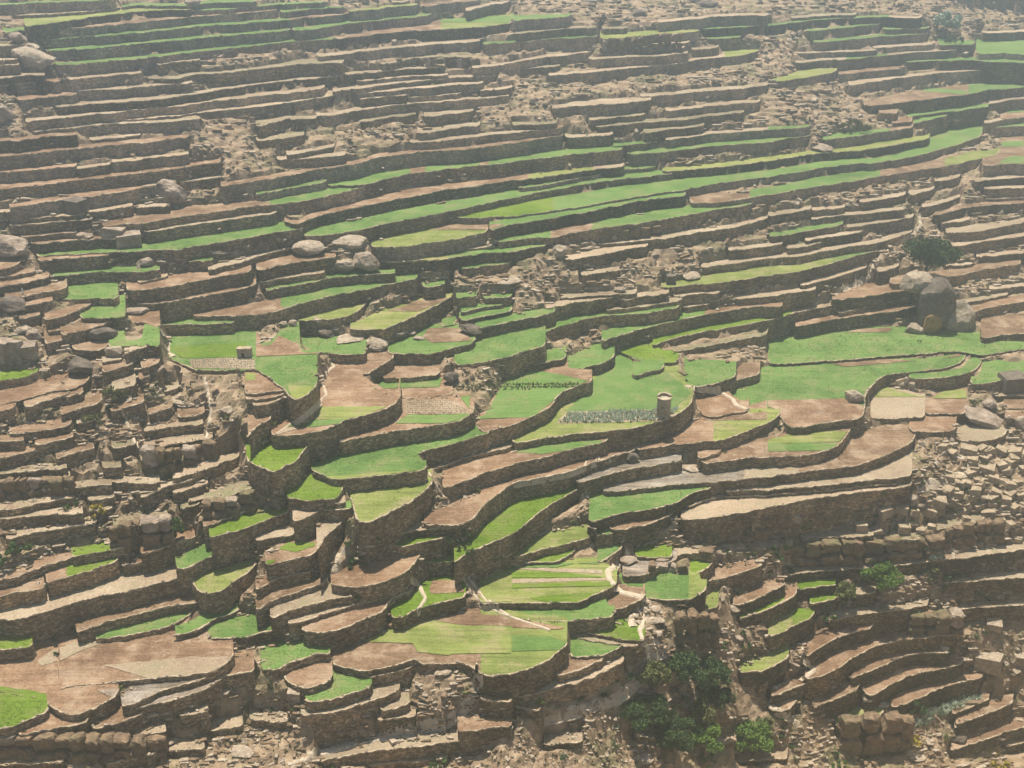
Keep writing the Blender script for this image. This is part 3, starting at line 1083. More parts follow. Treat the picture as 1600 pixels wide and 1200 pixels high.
for i, w in enumerate(W):
    U, V = w['U'], w['V']
    w['z'] += (i % 9) * 0.011; w['q'] = H0 - w['z']
    x, y = at_height(U, V, w['z'])
    w['x'], w['y'] = x, y
    ce = np.minimum(interp_col(CEIL[i], U), V - 0.8)
    w['ce'] = ce
    bx, by = at_height(U, ce, w['z'])
    L = np.hypot(bx, by)
    under = 2.0
    w['bx'] = bx + bx / L * under; w['by'] = by + by / L * under
    # level at the foot of the wall
    ids = np.round((U - UG[0]) / 2.0).astype(int).clip(0, len(UG) - 1)
    zl = np.full(len(U), w['z'] - 2.0)
    lowrub = np.zeros(len(U), bool)
    for k, c in enumerate(ids):
        col = VV[:, c]
        below = np.where((col > V[k] + 1.2))[0]
        if len(below) == 0:
            hb = w['Hh'][k] if w['Hh'][k] > 0 else 4.0
            zb = H0 - w['q'] * tanr(V[k]) / tanr(V[k] + hb)
            zl[k] = zb; lowrub[k] = True
            continue
        j = below[np.argmin(col[below])]
        fl = CEIL[j, c]
        hb = w['Hh'][k]
        bot = V[k] + hb if hb > 0 else fl
        if fl - V[k] > 16 and hb <= 0: bot = V[k] + 16
        zb = H0 - w['q'] * tanr(V[k]) / tanr(max(bot, V[k] + 0.5))
        # physically lower terrace
        if fl > bot + 1.5: lowrub[k] = True; zl[k] = max(zb, W[j]['z'] + 0.1) if zb < w['z'] else zb
        else: zl[k] = min(W[j]['z'], w['z'] - 0.1)
    w['zl'] = zl; w['lowrub'] = lowrub

# ---------------------------------------------------------------- the hillside under and between the terraces
GS = 0.7
GX0, GX1, GY0, GY1 = -207.0, 207.0, 92.0, 470.0
nx = int((GX1 - GX0) / GS) + 1; ny = int((GY1 - GY0) / GS) + 1
KZ = np.full((ny, nx), np.nan)
FIX = np.full((ny, nx), np.inf)
def put(arr, x, y, z):
    ix = np.round((x - GX0) / GS).astype(int); iy = np.round((y - GY0) / GS).astype(int)
    m = (ix >= 0) & (ix < nx) & (iy >= 0) & (iy < ny)
    np.minimum.at(arr, (iy[m], ix[m]), z[m])
for w in W:
    depth = np.hypot(w['bx'] - w['x'], w['by'] - w['y'])
    n = int(max(2, min(60, depth.max() / 0.6)))
    for f in np.linspace(0.0, 1.0, n + 1):
        put(FIX, w['x'] + (w['bx'] - w['x']) * f, w['y'] + (w['by'] - w['y']) * f, np.full(len(w['x']), w['z'] - 0.35))
TREAD = np.isfinite(FIX)
for w in W:
    L = np.hypot(w['x'], w['y']); ux, uy = w['x'] / L, w['y'] / L
    for off in (0.1, 0.7, 1.3, 1.8):
        put(FIX, w['x'] + ux * off, w['y'] + uy * off, w['zl'] - 0.25)
    m = w['lowrub']
    if m.any():
        put(FIX, (w['x'] - ux * 0.5)[m], (w['y'] - uy * 0.5)[m], w['zl'][m])
# open slopes between the terraces: heights carried over smoothly from the terraces round about
CU = UG[::2]; RV = np.arange(-44.0, 1261.0, 4.0)
LQ = np.full((len(RV), len(CU)), np.nan)
VIS = np.zeros(LQ.shape, int)
for cc in range(len(CU)):
    c = cc * 2
    ids = np.where(~np.isnan(VV[:, c]))[0]
    ids = ids[np.argsort(VV[ids, c])]
    for a_ in range(len(ids)):
        i = ids[a_]; v = VV[i, c]; ce = CEIL[i, c]
        nxt = CEIL[ids[a_ + 1], c] if a_ + 1 < len(ids) else 9e9
        hb = HHm[i, c]
        bot = v + (hb if hb > 0 else (nxt - v if nxt - v < 16 else 9.0))
        m = (RV >= ce) & (RV <= v)
        LQ[m, cc] = math.log(W[i]['q'])
        m = (RV > v) & (RV <= min(bot, nxt))
        LQ[m, cc] = math.log(W[i]['q']) + np.log(tanr(v) / tanr(RV[m]))
prior = np.interp(RV, vr, lq)[:, None]
RES = LQ - prior
kn = ~np.isnan(RES)
def inpaint(z, known, it=60):
    h, wd = z.shape
    if min(h, wd) > 6:
        h2, w2 = (h + 1) // 2, (wd + 1) // 2
        f = np.full((h2 * 2, w2 * 2), np.nan); f[:h, :wd] = np.where(known, z, np.nan)
        b = f.reshape(h2, 2, w2, 2).transpose(0, 2, 1, 3).reshape(h2, w2, 4)
        k2 = ~np.isnan(b).all(axis=2)
        g = inpaint(np.where(k2, np.nansum(b, 2) / np.maximum((~np.isnan(b)).sum(2), 1), 0), k2, it)
        r = np.repeat(np.repeat(g, 2, 0), 2, 1)[:h, :wd]
    else:
        r = np.full(z.shape, np.nanmean(z[known]) if known.any() else 0.0)
    r = np.where(known, z, r)
    for _ in range(it):
        p = np.pad(r, 1, mode='edge')
        r = np.where(known, z, 0.25 * (p[:-2, 1:-1] + p[2:, 1:-1] + p[1:-1, :-2] + p[1:-1, 2:]))
    return r
RES = inpaint(np.where(kn, RES, 0), kn)
uc = np.pad(~kn, 1)[:-2, 1:-1] & np.pad(~kn, 1)[2:, 1:-1] & ~kn      # only well inside the gaps
rr, cc_ = np.where(uc)
lqv = RES[rr, cc_] + prior[rr, 0]
dx, dy, dz = ray(CU[cc_], RV[rr])
s_ = np.exp(lqv) / -dz
put(FIX, dx * s_, dy * s_, H0 - np.exp(lqv))
RUBP = np.c_[CU[cc_], RV[rr]]
known = np.isfinite(FIX)
SLOPE = KZ
def fill(fix, known):
    h, wd = fix.shape
    if min(h, wd) > 6:
        h2, w2 = (h + 1) // 2, (wd + 1) // 2
        f = np.full((h2 * 2, w2 * 2), np.nan); f[:h, :wd] = np.where(known, fix, np.nan)
        b = f.reshape(h2, 2, w2, 2).transpose(0, 2, 1, 3).reshape(h2, w2, 4)
        kn = ~np.isnan(b).all(axis=2)
        cnt = (~np.isnan(b)).sum(2); sm = np.nansum(b, 2)
        g = fill(np.where(kn, sm / np.maximum(cnt, 1), 0), kn)
        z = np.repeat(np.repeat(g, 2, 0), 2, 1)[:h, :wd]
    else:
        z = np.full(fix.shape, fix[known].mean() if known.any() else 0.0)
    z = np.where(known, fix, z)
    for it in range(24):
        p = np.pad(z, 1, mode='reflect', reflect_type='odd')
        a = 0.25 * (p[:-2, 1:-1] + p[2:, 1:-1] + p[1:-1, :-2] + p[1:-1, 2:])
        z = np.where(known, fix, a)
    return z
# far slope goes on climbing; near bank falls away
for j in range(ny):
    y = GY0 + j * GS
    if y > 452:
        FIX[j, ::6] = 72 + 0.4 * (y - 452); known[j, ::6] = True
TZ = fill(FIX, known)
gx = GX0 + np.arange(nx) * GS; gy = GY0 + np.arange(ny) * GS
PX, PY = np.meshgrid(gx, gy)
pp = np.c_[PX.ravel(), PY.ravel(), np.zeros(PX.size)]
free = np.where(TREAD, 0.0, 1.0)
for _ in range(2):
    q = np.pad(free, 1, mode='edge'); free = np.minimum(free, (q[:-2, 1:-1] + q[2:, 1:-1] + q[1:-1, :-2] + q[1:-1, 2:]) / 4 * 1.0)
nz = (vnoise(pp, 9.0, 11) * 0.9 + vnoise(pp, 4.0, 12) * 0.75 + vnoise(pp, 1.9, 13) * 0.5).reshape(ny, nx)
RZ = TZ + nz * free * 0.75
# rock ledges: rounding the heights in steps of rough strata
st = 1.15
led = (RZ / st + 0.35 * nz)
fr = led - np.floor(led)
RZ = np.where(free > 0.3, RZ + (np.clip((fr - 0.5) * 2.6, -0.5, 0.5) - (fr - 0.5)) * st * 0.75, RZ)
verts = np.c_[PX.ravel(), PY.ravel(), RZ.ravel()]
ii = np.arange(ny * nx).reshape(ny, nx)
quads = np.stack([ii[:-1, :-1], ii[:-1, 1:], ii[1:, 1:], ii[1:, :-1]], -1).reshape(-1, 4)
hill_verts, hill_faces = verts, quads
hill = mesh_obj("terrain", verts, quads, [MHILL], origin=np.array([0, 350.0, -80.0]))
tag(hill, "rubble strewn brown hillside between and beyond the terraces", kind='structure')
# the mountain further up and the land round about
def ground_sheet():
    xs = np.linspace(-330, 330, 61); ys = np.linspace(10, 640, 61)
    X2, Y2 = np.meshgrid(xs, ys)
    def samp(a, b):
        ix = np.clip((a - GX0) / GS, 0, nx - 1).astype(int); iy = np.clip((b - GY0) / GS, 0, ny - 1).astype(int)
        return TZ[iy, ix]
    Z = samp(X2, Y2)
    Z = Z + np.where(Y2 > 465, (Y2 - 465) * 0.08, 0) - np.where(Y2 < 95, (95 - Y2) * 0.1, 0)
    inside = (X2 > GX0 - 4) & (X2 < GX1 + 4) & (Y2 > GY0 - 4) & (Y2 < GY1 - 6)
    Z = np.where(inside, Z - 22, Z - 2)
    Z = Z + vnoise(np.c_[X2.ravel(), Y2.ravel(), 0 * X2.ravel()], 120, 5).reshape(X2.shape) * np.where(inside, 0, 8)
    v = np.c_[X2.ravel(), Y2.ravel(), Z.ravel()]
    k = np.arange(61 * 61).reshape(61, 61)
    f = np.stack([k[:-1, :-1], k[:-1, 1:], k[1:, 1:], k[1:, :-1]], -1).reshape(-1, 4)
    return v, f
gv, gf = ground_sheet()
tag(mesh_obj("ground", gv, gf, [MHILL], origin=np.array([0, 0, -150.0])), "dry stony land round the valley", kind='structure')

def terr_z(x, y):
    fx = np.clip((np.asarray(x) - GX0) / GS, 0, nx - 1.001); fy = np.clip((np.asarray(y) - GY0) / GS, 0, ny - 1.001)
    ix = fx.astype(int); iy = fy.astype(int); a = fx - ix; b = fy - iy
    return (RZ[iy, ix] * (1 - a) * (1 - b) + RZ[iy, ix + 1] * a * (1 - b) + RZ[iy + 1, ix] * (1 - a) * b + RZ[iy + 1, ix + 1] * a * b)

# ---------------------------------------------------------------- build walls and field floors
BV, BF = [hill_verts], [hill_faces]
bcount = len(hill_verts)
VIEW_FIELDS = []
order = sorted(range(nW), key=lambda i: -(np.hypot(np.diff(W[i]['U']), np.diff(W[i]['V'])).sum() * 1.0))
rank = {i: r for r, i in enumerate(order)}
small_v, small_f, small_n = [], [], 0
CODE_WORD = {'g': 'green', 'G': 'bright green', 'y': 'yellow green', 'b': 'brown ploughed', 't': 'pale bare', 'r': 'stony', 'k': 'vegetable', 'w': 'ridged wet'}
for i, w in enumerate(W):
    x, y, z = w['x'], w['y'], w['z']
    n = len(x)
    tx = np.gradient(x); ty = np.gradient(y); L = np.hypot(tx, ty) + 1e-9
    nxn, nyn = ty / L, -tx / L          # outward, towards the camera
    # smooth the normals
    ker = np.ones(7) / 7
    nxs = np.convolve(np.pad(nxn, 3, mode='edge'), ker, 'valid'); nys = np.convolve(np.pad(nyn, 3, mode='edge'), ker, 'valid')
    ll = np.hypot(nxs, nys) + 1e-9; nxs, nys = nxs / ll, nys / ll
    zt = terr_z(x + nxs * 1.2, y + nys * 1.2)
    zbot = np.minimum(w['zl'], z - 0.3) - 0.6
    zbot = np.minimum(zbot, zt - 0.5)
    zbot = np.minimum(zbot, np.minimum(np.roll(zbot, 1), np.roll(zbot, -1)))
    hgt = z - zbot
    rowsn = int(np.clip(np.median(hgt) / 0.45, 3, 12))
    fr = np.linspace(0, 1, rowsn + 1)
    Vs = []
    for r, f in enumerate(fr):
        zz = z + 0.06 - (hgt + 0.06) * f
        out = hgt * f * 0.035 + 0.03
        p = np.c_[x, y, zz]
        jit = vnoise(p, 0.8, 21 + i % 7) * 0.13 + vnoise(p, 3.0, 25) * 0.12 + vnoise(p, 0.33, 22) * 0.14
        if r == 0: zz = zz + vnoise(p, 0.9, 23) * 0.16
        else: zz = zz + vnoise(p, 0.6, 24) * 0.08
        Vs.append(np.c_[x + nxs * (out + jit), y + nys * (out + jit), zz])
    # close the two ends backwards
    Vs = np.array(Vs)                                   # rows, n, 3
    wv = Vs.reshape(-1, 3)
    idx = np.arange((rowsn + 1) * n).reshape(rowsn + 1, n)
    wf = np.stack([idx[1:, :-1], idx[1:, 1:], idx[:-1, 1:], idx[:-1, :-1]], -1).reshape(-1, 4)
    # coping: a low ragged course of paler stones and dry earth along the top
    cw = 0.28 + vnoise(np.c_[x, y, x * 0], 2.5, 31) * 0.16
    ch = 0.13 + vnoise(np.c_[x, y, x * 0], 0.7, 32) * 0.13
    lowb = np.where((w['Hh'] > 0) & (w['Hh'] < 1.6), 0.3, 1.0)
    ch = ch * lowb; cw = cw * np.sqrt(lowb)
    c0 = np.c_[Vs[0, :, 0] + nxs * 0.04, Vs[0, :, 1] + nys * 0.04, Vs[0, :, 2] - 0.12]
    c1 = np.c_[Vs[0, :, 0] + nxs * 0.02, Vs[0, :, 1] + nys * 0.02, z + ch]
    c2 = np.c_[x - nxs * cw * 0.6, y - nys * cw * 0.6, z + ch * 0.85]
    c3 = np.c_[x - nxs * cw, y - nys * cw, np.full(n, z - 0.05)]
    cv = np.concatenate([c0, c1, c2, c3])
    k = np.arange(4 * n).reshape(4, n)
    cf = np.stack([k[:-1, :-1], k[:-1, 1:], k[1:, 1:], k[1:, :-1]], -1).reshape(-1, 4)
    # field floor
    ce = w['ce']
    fx = np.concatenate([x, w['bx']]); fy = np.concatenate([y, w['by']])
    wob = vnoise(np.c_[fx, fy, fx * 0], 5.0, 41) * 0.05
    fz = np.full(2 * n, z) + wob * 0
    fv = np.c_[fx, fy, fz]
    skirt = np.c_[w['bx'], w['by'], np.full(n, z - 2.5)]
    fv = np.concatenate([fv, skirt, np.array([[x[0], y[0], z - 2.5], [x[-1], y[-1], z - 2.5]])])
    a = np.arange(n - 1)
    ff = np.stack([a, a + 1, n + a + 1, n + a], -1).tolist()
    fm = [FKEYS.index(w['C'][q]) for q in range(n - 1)]
    ff += np.stack([n + a, n + a + 1, 2 * n + a + 1, 2 * n + a], -1).tolist(); fm += [len(FKEYS)] * (n - 1)
    ff += [[0, n, 2 * n, 3 * n], [n - 1, 3 * n + 1, 3 * n - 1, 2 * n - 1]]; fm += [len(FKEYS)] * 2
    w['fv'] = fv
    w['n'] = n
    fo = mesh_obj("field", fv, ff, FMATS, fmat=fm)
    tag(fo, kind='structure')
    w['fo'] = fo
    w['vis'] = float(np.clip(w['Hh'], 4, None).mean() * (w['U'][-1] - w['U'][0]))
    w['zb'] = zbot
    mw = MWALL_MOSS if (w['U'].mean() > 1150 and w['V'].mean() > 860) or rng.random() < 0.15 else (MWALL_HAZE_PALE if w['V'].mean() < 400 and rng.random() < (400 - w['V'].mean()) / 160 else MWALL)  # the higher up the hill, the more walls take the haze-paled stone
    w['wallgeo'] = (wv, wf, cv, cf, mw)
    BV.append(fv[:2 * n]); BF.append(np.array(ff[:n - 1]) + bcount); bcount += 2 * n
    BV.append(wv); BF.append(wf + bcount); bcount += len(wv)

BVH = BVHTree.FromPolygons(np.concatenate(BV).tolist(), np.concatenate([f for f in BF]).tolist())
CAMP = Vector((0, 0, H0))
def pick(u, v):
    """the point of the ground that is seen at a place of the photograph"""
    dx, dy, dz = ray(u, v)
    h = BVH.ray_cast(CAMP, Vector((float(dx), float(dy), float(dz))).normalized())
    return h[0]
def drop(x, y, z=200.0):
    h = BVH.ray_cast(Vector((x, y, z)), Vector((0, 0, -1)))
    return h[0].z if h[0] else float(terr_z(x, y))
# ---------------------------------------------------------------- haze
def haze_box():
    x0, x1, y0, y1, z0, z1 = -340.0, 340.0, -6.0, 650.0, -100.0, 108.0
    v = [(x, y, z) for z in (z0, z1) for y in (y0, y1) for x in (x0, x1)]
    f = [(0, 2, 3, 1), (4, 5, 7, 6), (0, 1, 5, 4), (2, 6, 7, 3), (0, 4, 6, 2), (1, 3, 7, 5)]
    m = bpy.data.materials.new("haze_air"); m.use_nodes = True
    nt = m.node_tree
    nt.nodes.remove(nt.nodes["Principled BSDF"])
    pv = nt.nodes.new("ShaderNodeVolumePrincipled")
    pv.inputs['Color'].default_value = HAZE_COLOR + (1,)
    pv.inputs['Density'].default_value = HAZE_DENSITY
    pv.inputs['Anisotropy'].default_value = HAZE_ANISO
    nt.links.new(pv.outputs[0], nt.nodes["Material Output"].inputs['Volume'])
    o = mesh_obj("haze", np.array(v), f, [m], origin=np.array([0, 0, z0]))
    tag(o, "pale dusty haze filling the valley air", kind='stuff')
haze_box()

def walk(txt, nhead=1):
    ox = oy = 0; sc = 4.0
    for ln in txt.strip().splitlines():
        tk = ln.split()
        if not tk: continue
        if tk[0] == 'T':
            ox, oy, sc = float(tk[1]), float(tk[2]), float(tk[3]); continue
        P = [(ox + float(a.split(',')[0]) / sc, oy + float(a.split(',')[1]) / sc) for a in tk[1:]]
        yield tk[0], np.array(P), sc

def xyz(u, v, z):
    x, y = at_height(u, v, z)
    return np.stack([x, y, np.full(np.shape(x), z) if np.ndim(z) == 0 else z], -1)

# ---------------------------------------------------------------- plots within a terrace: crops and soils of another kind
PLOTZ = {}
KPLOTS = []
def plot_patch(code, P, layer):
    us = np.arange(P[:, 0].min(), P[:, 0].max(), 1.5)
    lo, hi = [], []
    for u in us:
        ys = []
        for k in range(len(P)):
            a, b = P[k], P[(k + 1) % len(P)]
            if (a[0] <= u) != (b[0] <= u):
                ys.append(a[1] + (b[1] - a[1]) * (u - a[0]) / (b[0] - a[0]))
        if len(ys) >= 2: lo.append(min(ys)); hi.append(max(ys))
        else: lo.append(np.nan); hi.append(np.nan)
    lo, hi = np.array(lo), np.array(hi)
    cu = np.nanmean(us[~np.isnan(lo)]); mid = np.nanmean((lo + hi) / 2)
    # each column belongs to the terrace whose floor is seen there
    segs = {}
    for k, u in enumerate(us):
        if np.isnan(lo[k]): continue
        c = int(np.clip(round((u - UG[0]) / 2.0), 0, len(UG) - 1))
        for i in range(nW):
            v = VV[i, c]
            if np.isnan(v): continue
            a, b = max(lo[k], CEIL[i, c] - 2.0), min(hi[k], v - 1.3)
            if b - a > 0.7: segs.setdefault(i, []).append((u, a, b))
    for i, s in segs.items():
        if len(s) < 5: continue
        z = W[i]['z'] + 0.05 + 0.006 * (layer % 12)
        s = np.array(s)
        nzv = vnoise(np.c_[s[:, 0], s[:, 1], s[:, 0] * 0], 9.0, 51) * 1.0
        s[:, 1] += nzv; s[:, 2] += np.minimum(vnoise(np.c_[s[:, 0], s[:, 2], s[:, 0] * 0], 6.0, 52) * 0.5, 0)
        V3 = np.concatenate([xyz(s[:, 0], s[:, 2], z), xyz(s[:, 0], s[:, 1], z), xyz(s[:, 0], s[:, 2], z - 0.2)])
        n = len(s); f = []
        for k in range(n - 1):
            if s[k + 1, 0] - s[k, 0] < 3:
                f.append((k, k + 1, n + k + 1, n + k)); f.append((2 * n + k, 2 * n + k + 1, k + 1, k))
        if not f: continue
        nm = {'g': 'crop_plot', 'G': 'crop_plot', 'y': 'crop_plot', 'k': 'vegetable_plot'}.get(code, 'soil_plot')
        o = mesh_obj(nm, V3, f, [FM[code]])
        tag(o, kind='structure')
        if code == 'k': KPLOTS.append((s, z))
for li, (code, P, sc) in enumerate(walk(PATCHES)):
    plot_patch(code, P, li)

# young crop plants: short tufts over the green plots, far too many to count
def crop_tufts():
    rr_ = np.random.default_rng(77)
    MV = np.arange(0, 1201, 2)
    CM = np.zeros((len(MV), len(UG)), dtype='<U1'); ZM = np.full(CM.shape, np.nan)
    for c in range(len(UG)):
        for i in np.where(~np.isnan(VV[:, c]))[0]:
            m = (MV > CEIL[i, c] + 0.5) & (MV < VV[i, c] - 1.5)
            k = int(np.clip(np.searchsorted(W[i]['U'], UG[c]), 0, len(W[i]['C']) - 1))
            CM[m, c] = W[i]['C'][k]; ZM[m, c] = W[i]['z']
    for code, P, sc in walk(PATCHES):
        us = UG[(UG >= P[:, 0].min()) & (UG <= P[:, 0].max())]
        for u in us:
            ys = []
            for k in range(len(P)):
                a, b = P[k], P[(k + 1) % len(P)]
                if (a[0] <= u) != (b[0] <= u): ys.append(a[1] + (b[1] - a[1]) * (u - a[0]) / (b[0] - a[0]))
            if len(ys) < 2: continue
            m = (MV > min(ys)) & (MV < max(ys)); c = int(round((u - UG[0]) / 2))
            CM[m, c] = np.where(np.isnan(ZM[m, c]), CM[m, c], code)
    for code, dens, hp, nm, mat in (('g', 0.55, 1.3, "green_crop_tufts", ML_['g']), ('G', 0.6, 1.4, "bright_crop_tufts", ML_['G']), ('y', 0.4, 1.2, "sparse_crop_tufts", ML_['y'])):
        rr, cc = np.where((CM == code) & (MV[:, None] > 330) & ~np.isnan(ZM))
        if len(rr) == 0: continue
        n = int(len(rr) * dens)
        k = rr_.integers(len(rr), size=n)
        u = UG[cc[k]] + rr_.uniform(-1, 1, n); v = MV[rr[k]] + rr_.uniform(-1, 1, n)
        cl = vnoise(np.c_[u, v * 2, u * 0], 12.0, 91) + 0.4 * vnoise(np.c_[u, v * 2, u * 0], 4.0, 92)
        ok = cl > rr_.uniform(-0.9, 0.5, n)
        u, v, z = u[ok], v[ok], ZM[rr[k], cc[k]][ok]
        x, y = at_height(u, v, z)
        D = np.sqrt(x * x + y * y + (H0 - z) ** 2); s_ = D / FPX * hp
        V3 = []
        for q in range(2):
            a = rr_.uniform(0, 2 * math.pi, len(u)); dx, dy = np.cos(a), np.sin(a)
            b0 = np.stack([x - dx * s_ * 0.55, y - dy * s_ * 0.55, z + 0.03], -1)
            b1 = np.stack([x + dx * s_ * 0.55, y + dy * s_ * 0.55, z + 0.03], -1)
            tp = np.stack([x - dy * s_ * 0.6, y + dx * s_ * 0.6, z + s_ * 0.75], -1)
            V3.append(np.stack([b0, b1, tp], 1).reshape(-1, 3))
        V3 = np.concatenate(V3); F3 = np.arange(len(V3)).reshape(-1, 3)
        tag(mesh_obj(nm, V3, F3, [mat]), "young " + {'g': "green", 'G': "bright green", 'y': "thin yellow green"}[code] + " crop growing in tufts over the plots", kind='stuff')
def leaf_mat_(name, c0, c1, c2):
    m, nt, b = new_mat(name, 0.8)
    nt.links.new(ramp(nt, noise_tex(nt, pos(nt), 0.5, 4, 0.7), [(0.3, c0), (0.5, c1), (0.7, c2)]), b.inputs['Base Color'])
    return m
ML_ = {'g': leaf_mat_("crop_leaves", (0.07, 0.13, 0.03), (0.12, 0.2, 0.045), (0.17, 0.26, 0.07)),
       'G': leaf_mat_("bright_crop_leaves", (0.07, 0.14, 0.01), (0.13, 0.21, 0.02), (0.19, 0.28, 0.04)),
       'y': leaf_mat_("thin_crop_leaves", (0.11, 0.17, 0.03), (0.17, 0.24, 0.05), (0.24, 0.3, 0.08))}
crop_tufts()

# ---------------------------------------------------------------- trodden paths laid over the ground
for wd, P, sc in walk(PATHS):
    wd = float(wd) / 2
    s = np.concatenate([[0], np.cumsum(np.hypot(*np.diff(P, axis=0).T))])
    ss = np.arange(0, s[-1], 2.0)
    uu = np.interp(ss, s, P[:, 0]); vv = np.interp(ss, s, P[:, 1])
    pts = []
    for a, b in zip(uu, vv):
        h = pick(a, b)
        if h is not None: pts.append(h)
    pts = [p for k, p in enumerate(pts) if k == 0 or (p - pts[k - 1]).length < 14]
    if len(pts) < 4: continue
    pts = np.array([tuple(p) for p in pts])
    d = np.gradient(pts[:, :2], axis=0); L = np.hypot(d[:, 0], d[:, 1]) + 1e-6
    nn_ = np.c_[-d[:, 1] / L, d[:, 0] / L]
    rows_ = []
    for f in (-1, -0.5, 0, 0.5, 1):
        hw = wd * 0.21 * (1 + 0.35 * vnoise(np.c_[pts[:, :2], pts[:, 0] * 0 + f], 2.0, 61))
        q = pts[:, :2] + nn_ * (f * hw)[:, None]
        z = np.array([drop(a, b, c + 1.5) for (a, b), c in zip(q, pts[:, 2])])
        z = np.clip(z, pts[:, 2] - 1.0, pts[:, 2] + 1.0) + (0.2 if abs(f) < 0.9 else 0.02)
        rows_.append(np.c_[q, z])
    V3 = np.concatenate(rows_); n = len(pts)
    k = np.arange(5 * n).reshape(5, n)
    f = np.stack([k[:-1, :-1], k[:-1, 1:], k[1:, 1:], k[1:, :-1]], -1).reshape(-1, 4)
    tag(mesh_obj("footpath", V3, f, [MPATH]), kind='structure')

# ---------------------------------------------------------------- rocks
import bmesh
def hull_mesh(pts):
    bm = bmesh.new()
    for p in pts: bm.verts.new(p)
    r = bmesh.ops.convex_hull(bm, input=bm.verts[:])
    dead = [v for v in bm.verts if not v.link_faces]
    bmesh.ops.delete(bm, geom=dead, context='VERTS')
    bm.verts.index_update()
    v = np.array([tuple(x.co) for x in bm.verts]); f = [tuple(y.index for y in x.verts) for x in bm.faces]
    bm.free()
    return v, f
def stone_shape(seed, n=14, flat=1.0, boxy=0.0):
    r = np.random.default_rng(seed)
    p = r.normal(size=(n, 3)); p /= np.linalg.norm(p, axis=1)[:, None]
    if boxy > 0:
        c = np.array([(a, b, d) for a in (-1, 1) for b in (-1, 1) for d in (-1, 1)], float) * 0.8
        c += r.normal(size=c.shape) * 0.10 * (2 - boxy)
        p = c if boxy > 0.9 else np.concatenate([c * 0.95, p * 0.9])
    p[:, 2] *= flat
    return hull_mesh(p)
SHAPES = [stone_shape(100 + k, 12, 0.7 + 0.3 * (k % 2), 1.0 if k % 3 == 0 else 0.0) for k in range(14)]
SLABS = [stone_shape(300 + k, 10, 0.4, 1.0) for k in range(6)]

def rotm(r, tilt):
    a = r.uniform(0, 2 * math.pi); b, c = r.normal(size=2) * tilt
    return np.array(Matrix.Rotation(a, 3, 'Z') @ Matrix.Rotation(b, 3, 'X') @ Matrix.Rotation(c, 3, 'Y'))

def soup(name, items, mats, label):
    """items: (shape, rotation, scale3, centre, material index) joined as one mesh of stones nobody would count"""
    V, F, M = [], [], []; n0 = 0
    for (sv, sf), R, s, c, mi in items:
        V.append((sv * s) @ R.T + c)
        F += [tuple(a + n0 for a in f) for f in sf]; M += [mi] * len(sf)
        n0 += len(sv)
    if not V: return None
    o = mesh_obj(name, np.concatenate(V), F, mats, fmat=M)
    return tag(o, label, kind='stuff')

# masks of the open stony slopes
r = np.random.default_rng(5)
def region(u, v):
    return 'far' if v < 430 else ('left' if u < 460 and v < 1000 else ('right' if u > 1100 else 'near'))
LBL = {'far': "pale loose stones strewn over the hazy upper slope", 'left': "tumbled stones and thin ledges on the left spur",
       'right': "broken brown stones on the slope at the lower right", 'near': "scattered stones on the bare slope along the bottom"}
groups = {k: [] for k in LBL}
slabs = {k: [] for k in LBL}
tuft_spots = []
sel = r.choice(len(RUBP), size=22000)
for k in sel:
    u = RUBP[k, 0] + r.uniform(-3.5, 3.5); v = RUBP[k, 1] + r.uniform(-3.5, 3.5)
    if v < -6 or v > 1215 or u < -5 or u > 1605: continue
    dens = vnoise(np.array([[u, v * 1.6, 0]]), 45.0, 71)[0]
    if dens < -0.1 and r.random() < 0.8: continue
    h = pick(u, v)
    if h is None: continue
    D = (h - CAMP).length
    spx = float(np.clip(r.lognormal(1.05, 0.5), 1.4, 10.0))
    s = spx * D / FPX / 2
    c = np.array(h) + np.array([0, -s * 0.2, s * 0.35])
    reg = region(u, v)
    if r.random() < 0.25 and spx > 2.2:
        sl = SLABS[r.integers(len(SLABS))]
        slabs[reg].append((sl, rotm(r, 0.12) if r.random() < 0.5 else np.array(Matrix.Rotation(r.normal() * 0.35, 3, 'Z')), np.array([s * r.uniform(1.6, 3.4), s * 0.9, s * 0.8]), c, 0 if r.random() < 0.6 else 1))
    else:
        groups[reg].append((SHAPES[r.integers(len(SHAPES))], rotm(r, 0.35), np.array([s * r.uniform(0.8, 1.3), s * r.uniform(0.8, 1.3), s * r.uniform(0.5, 0.9)]), c, 0 if r.random() < 0.62 else 1))
    if r.random() < (0.22 if v > 560 else 0.1): tuft_spots.append((c, D))
# long thin ledges of bedrock following the slope
for k in r.choice(len(RUBP), size=6500):
    u, v = RUBP[k] + r.uniform(-3, 3, 2)
    if v < 0 or v > 1205 or u < 0 or u > 1600: continue
    if vnoise(np.array([[u, v * 1.5, 5.0]]), 60.0, 72)[0] < -0.1: continue
    h = pick(u, v)
    if h is None: continue
    D = (h - CAMP).length; m_ = D / FPX
    Lx = r.uniform(4, 15) * m_; hz = r.uniform(1.2, 3.6) * m_; dp = r.uniform(2.5, 6) * m_
    slabs[region(u, v)].append((SLABS[r.integers(len(SLABS))], np.array(Matrix.Rotation(0.12 + r.normal() * 0.18, 3, 'Z') @ Matrix.Rotation(r.normal() * 0.05, 3, 'Y')), np.array([Lx, dp, hz / 0.4]) * 0.62, np.array(h) + np.array([0, dp * 0.1, hz * 0.35]), 0 if r.random() < 0.45 else 1))
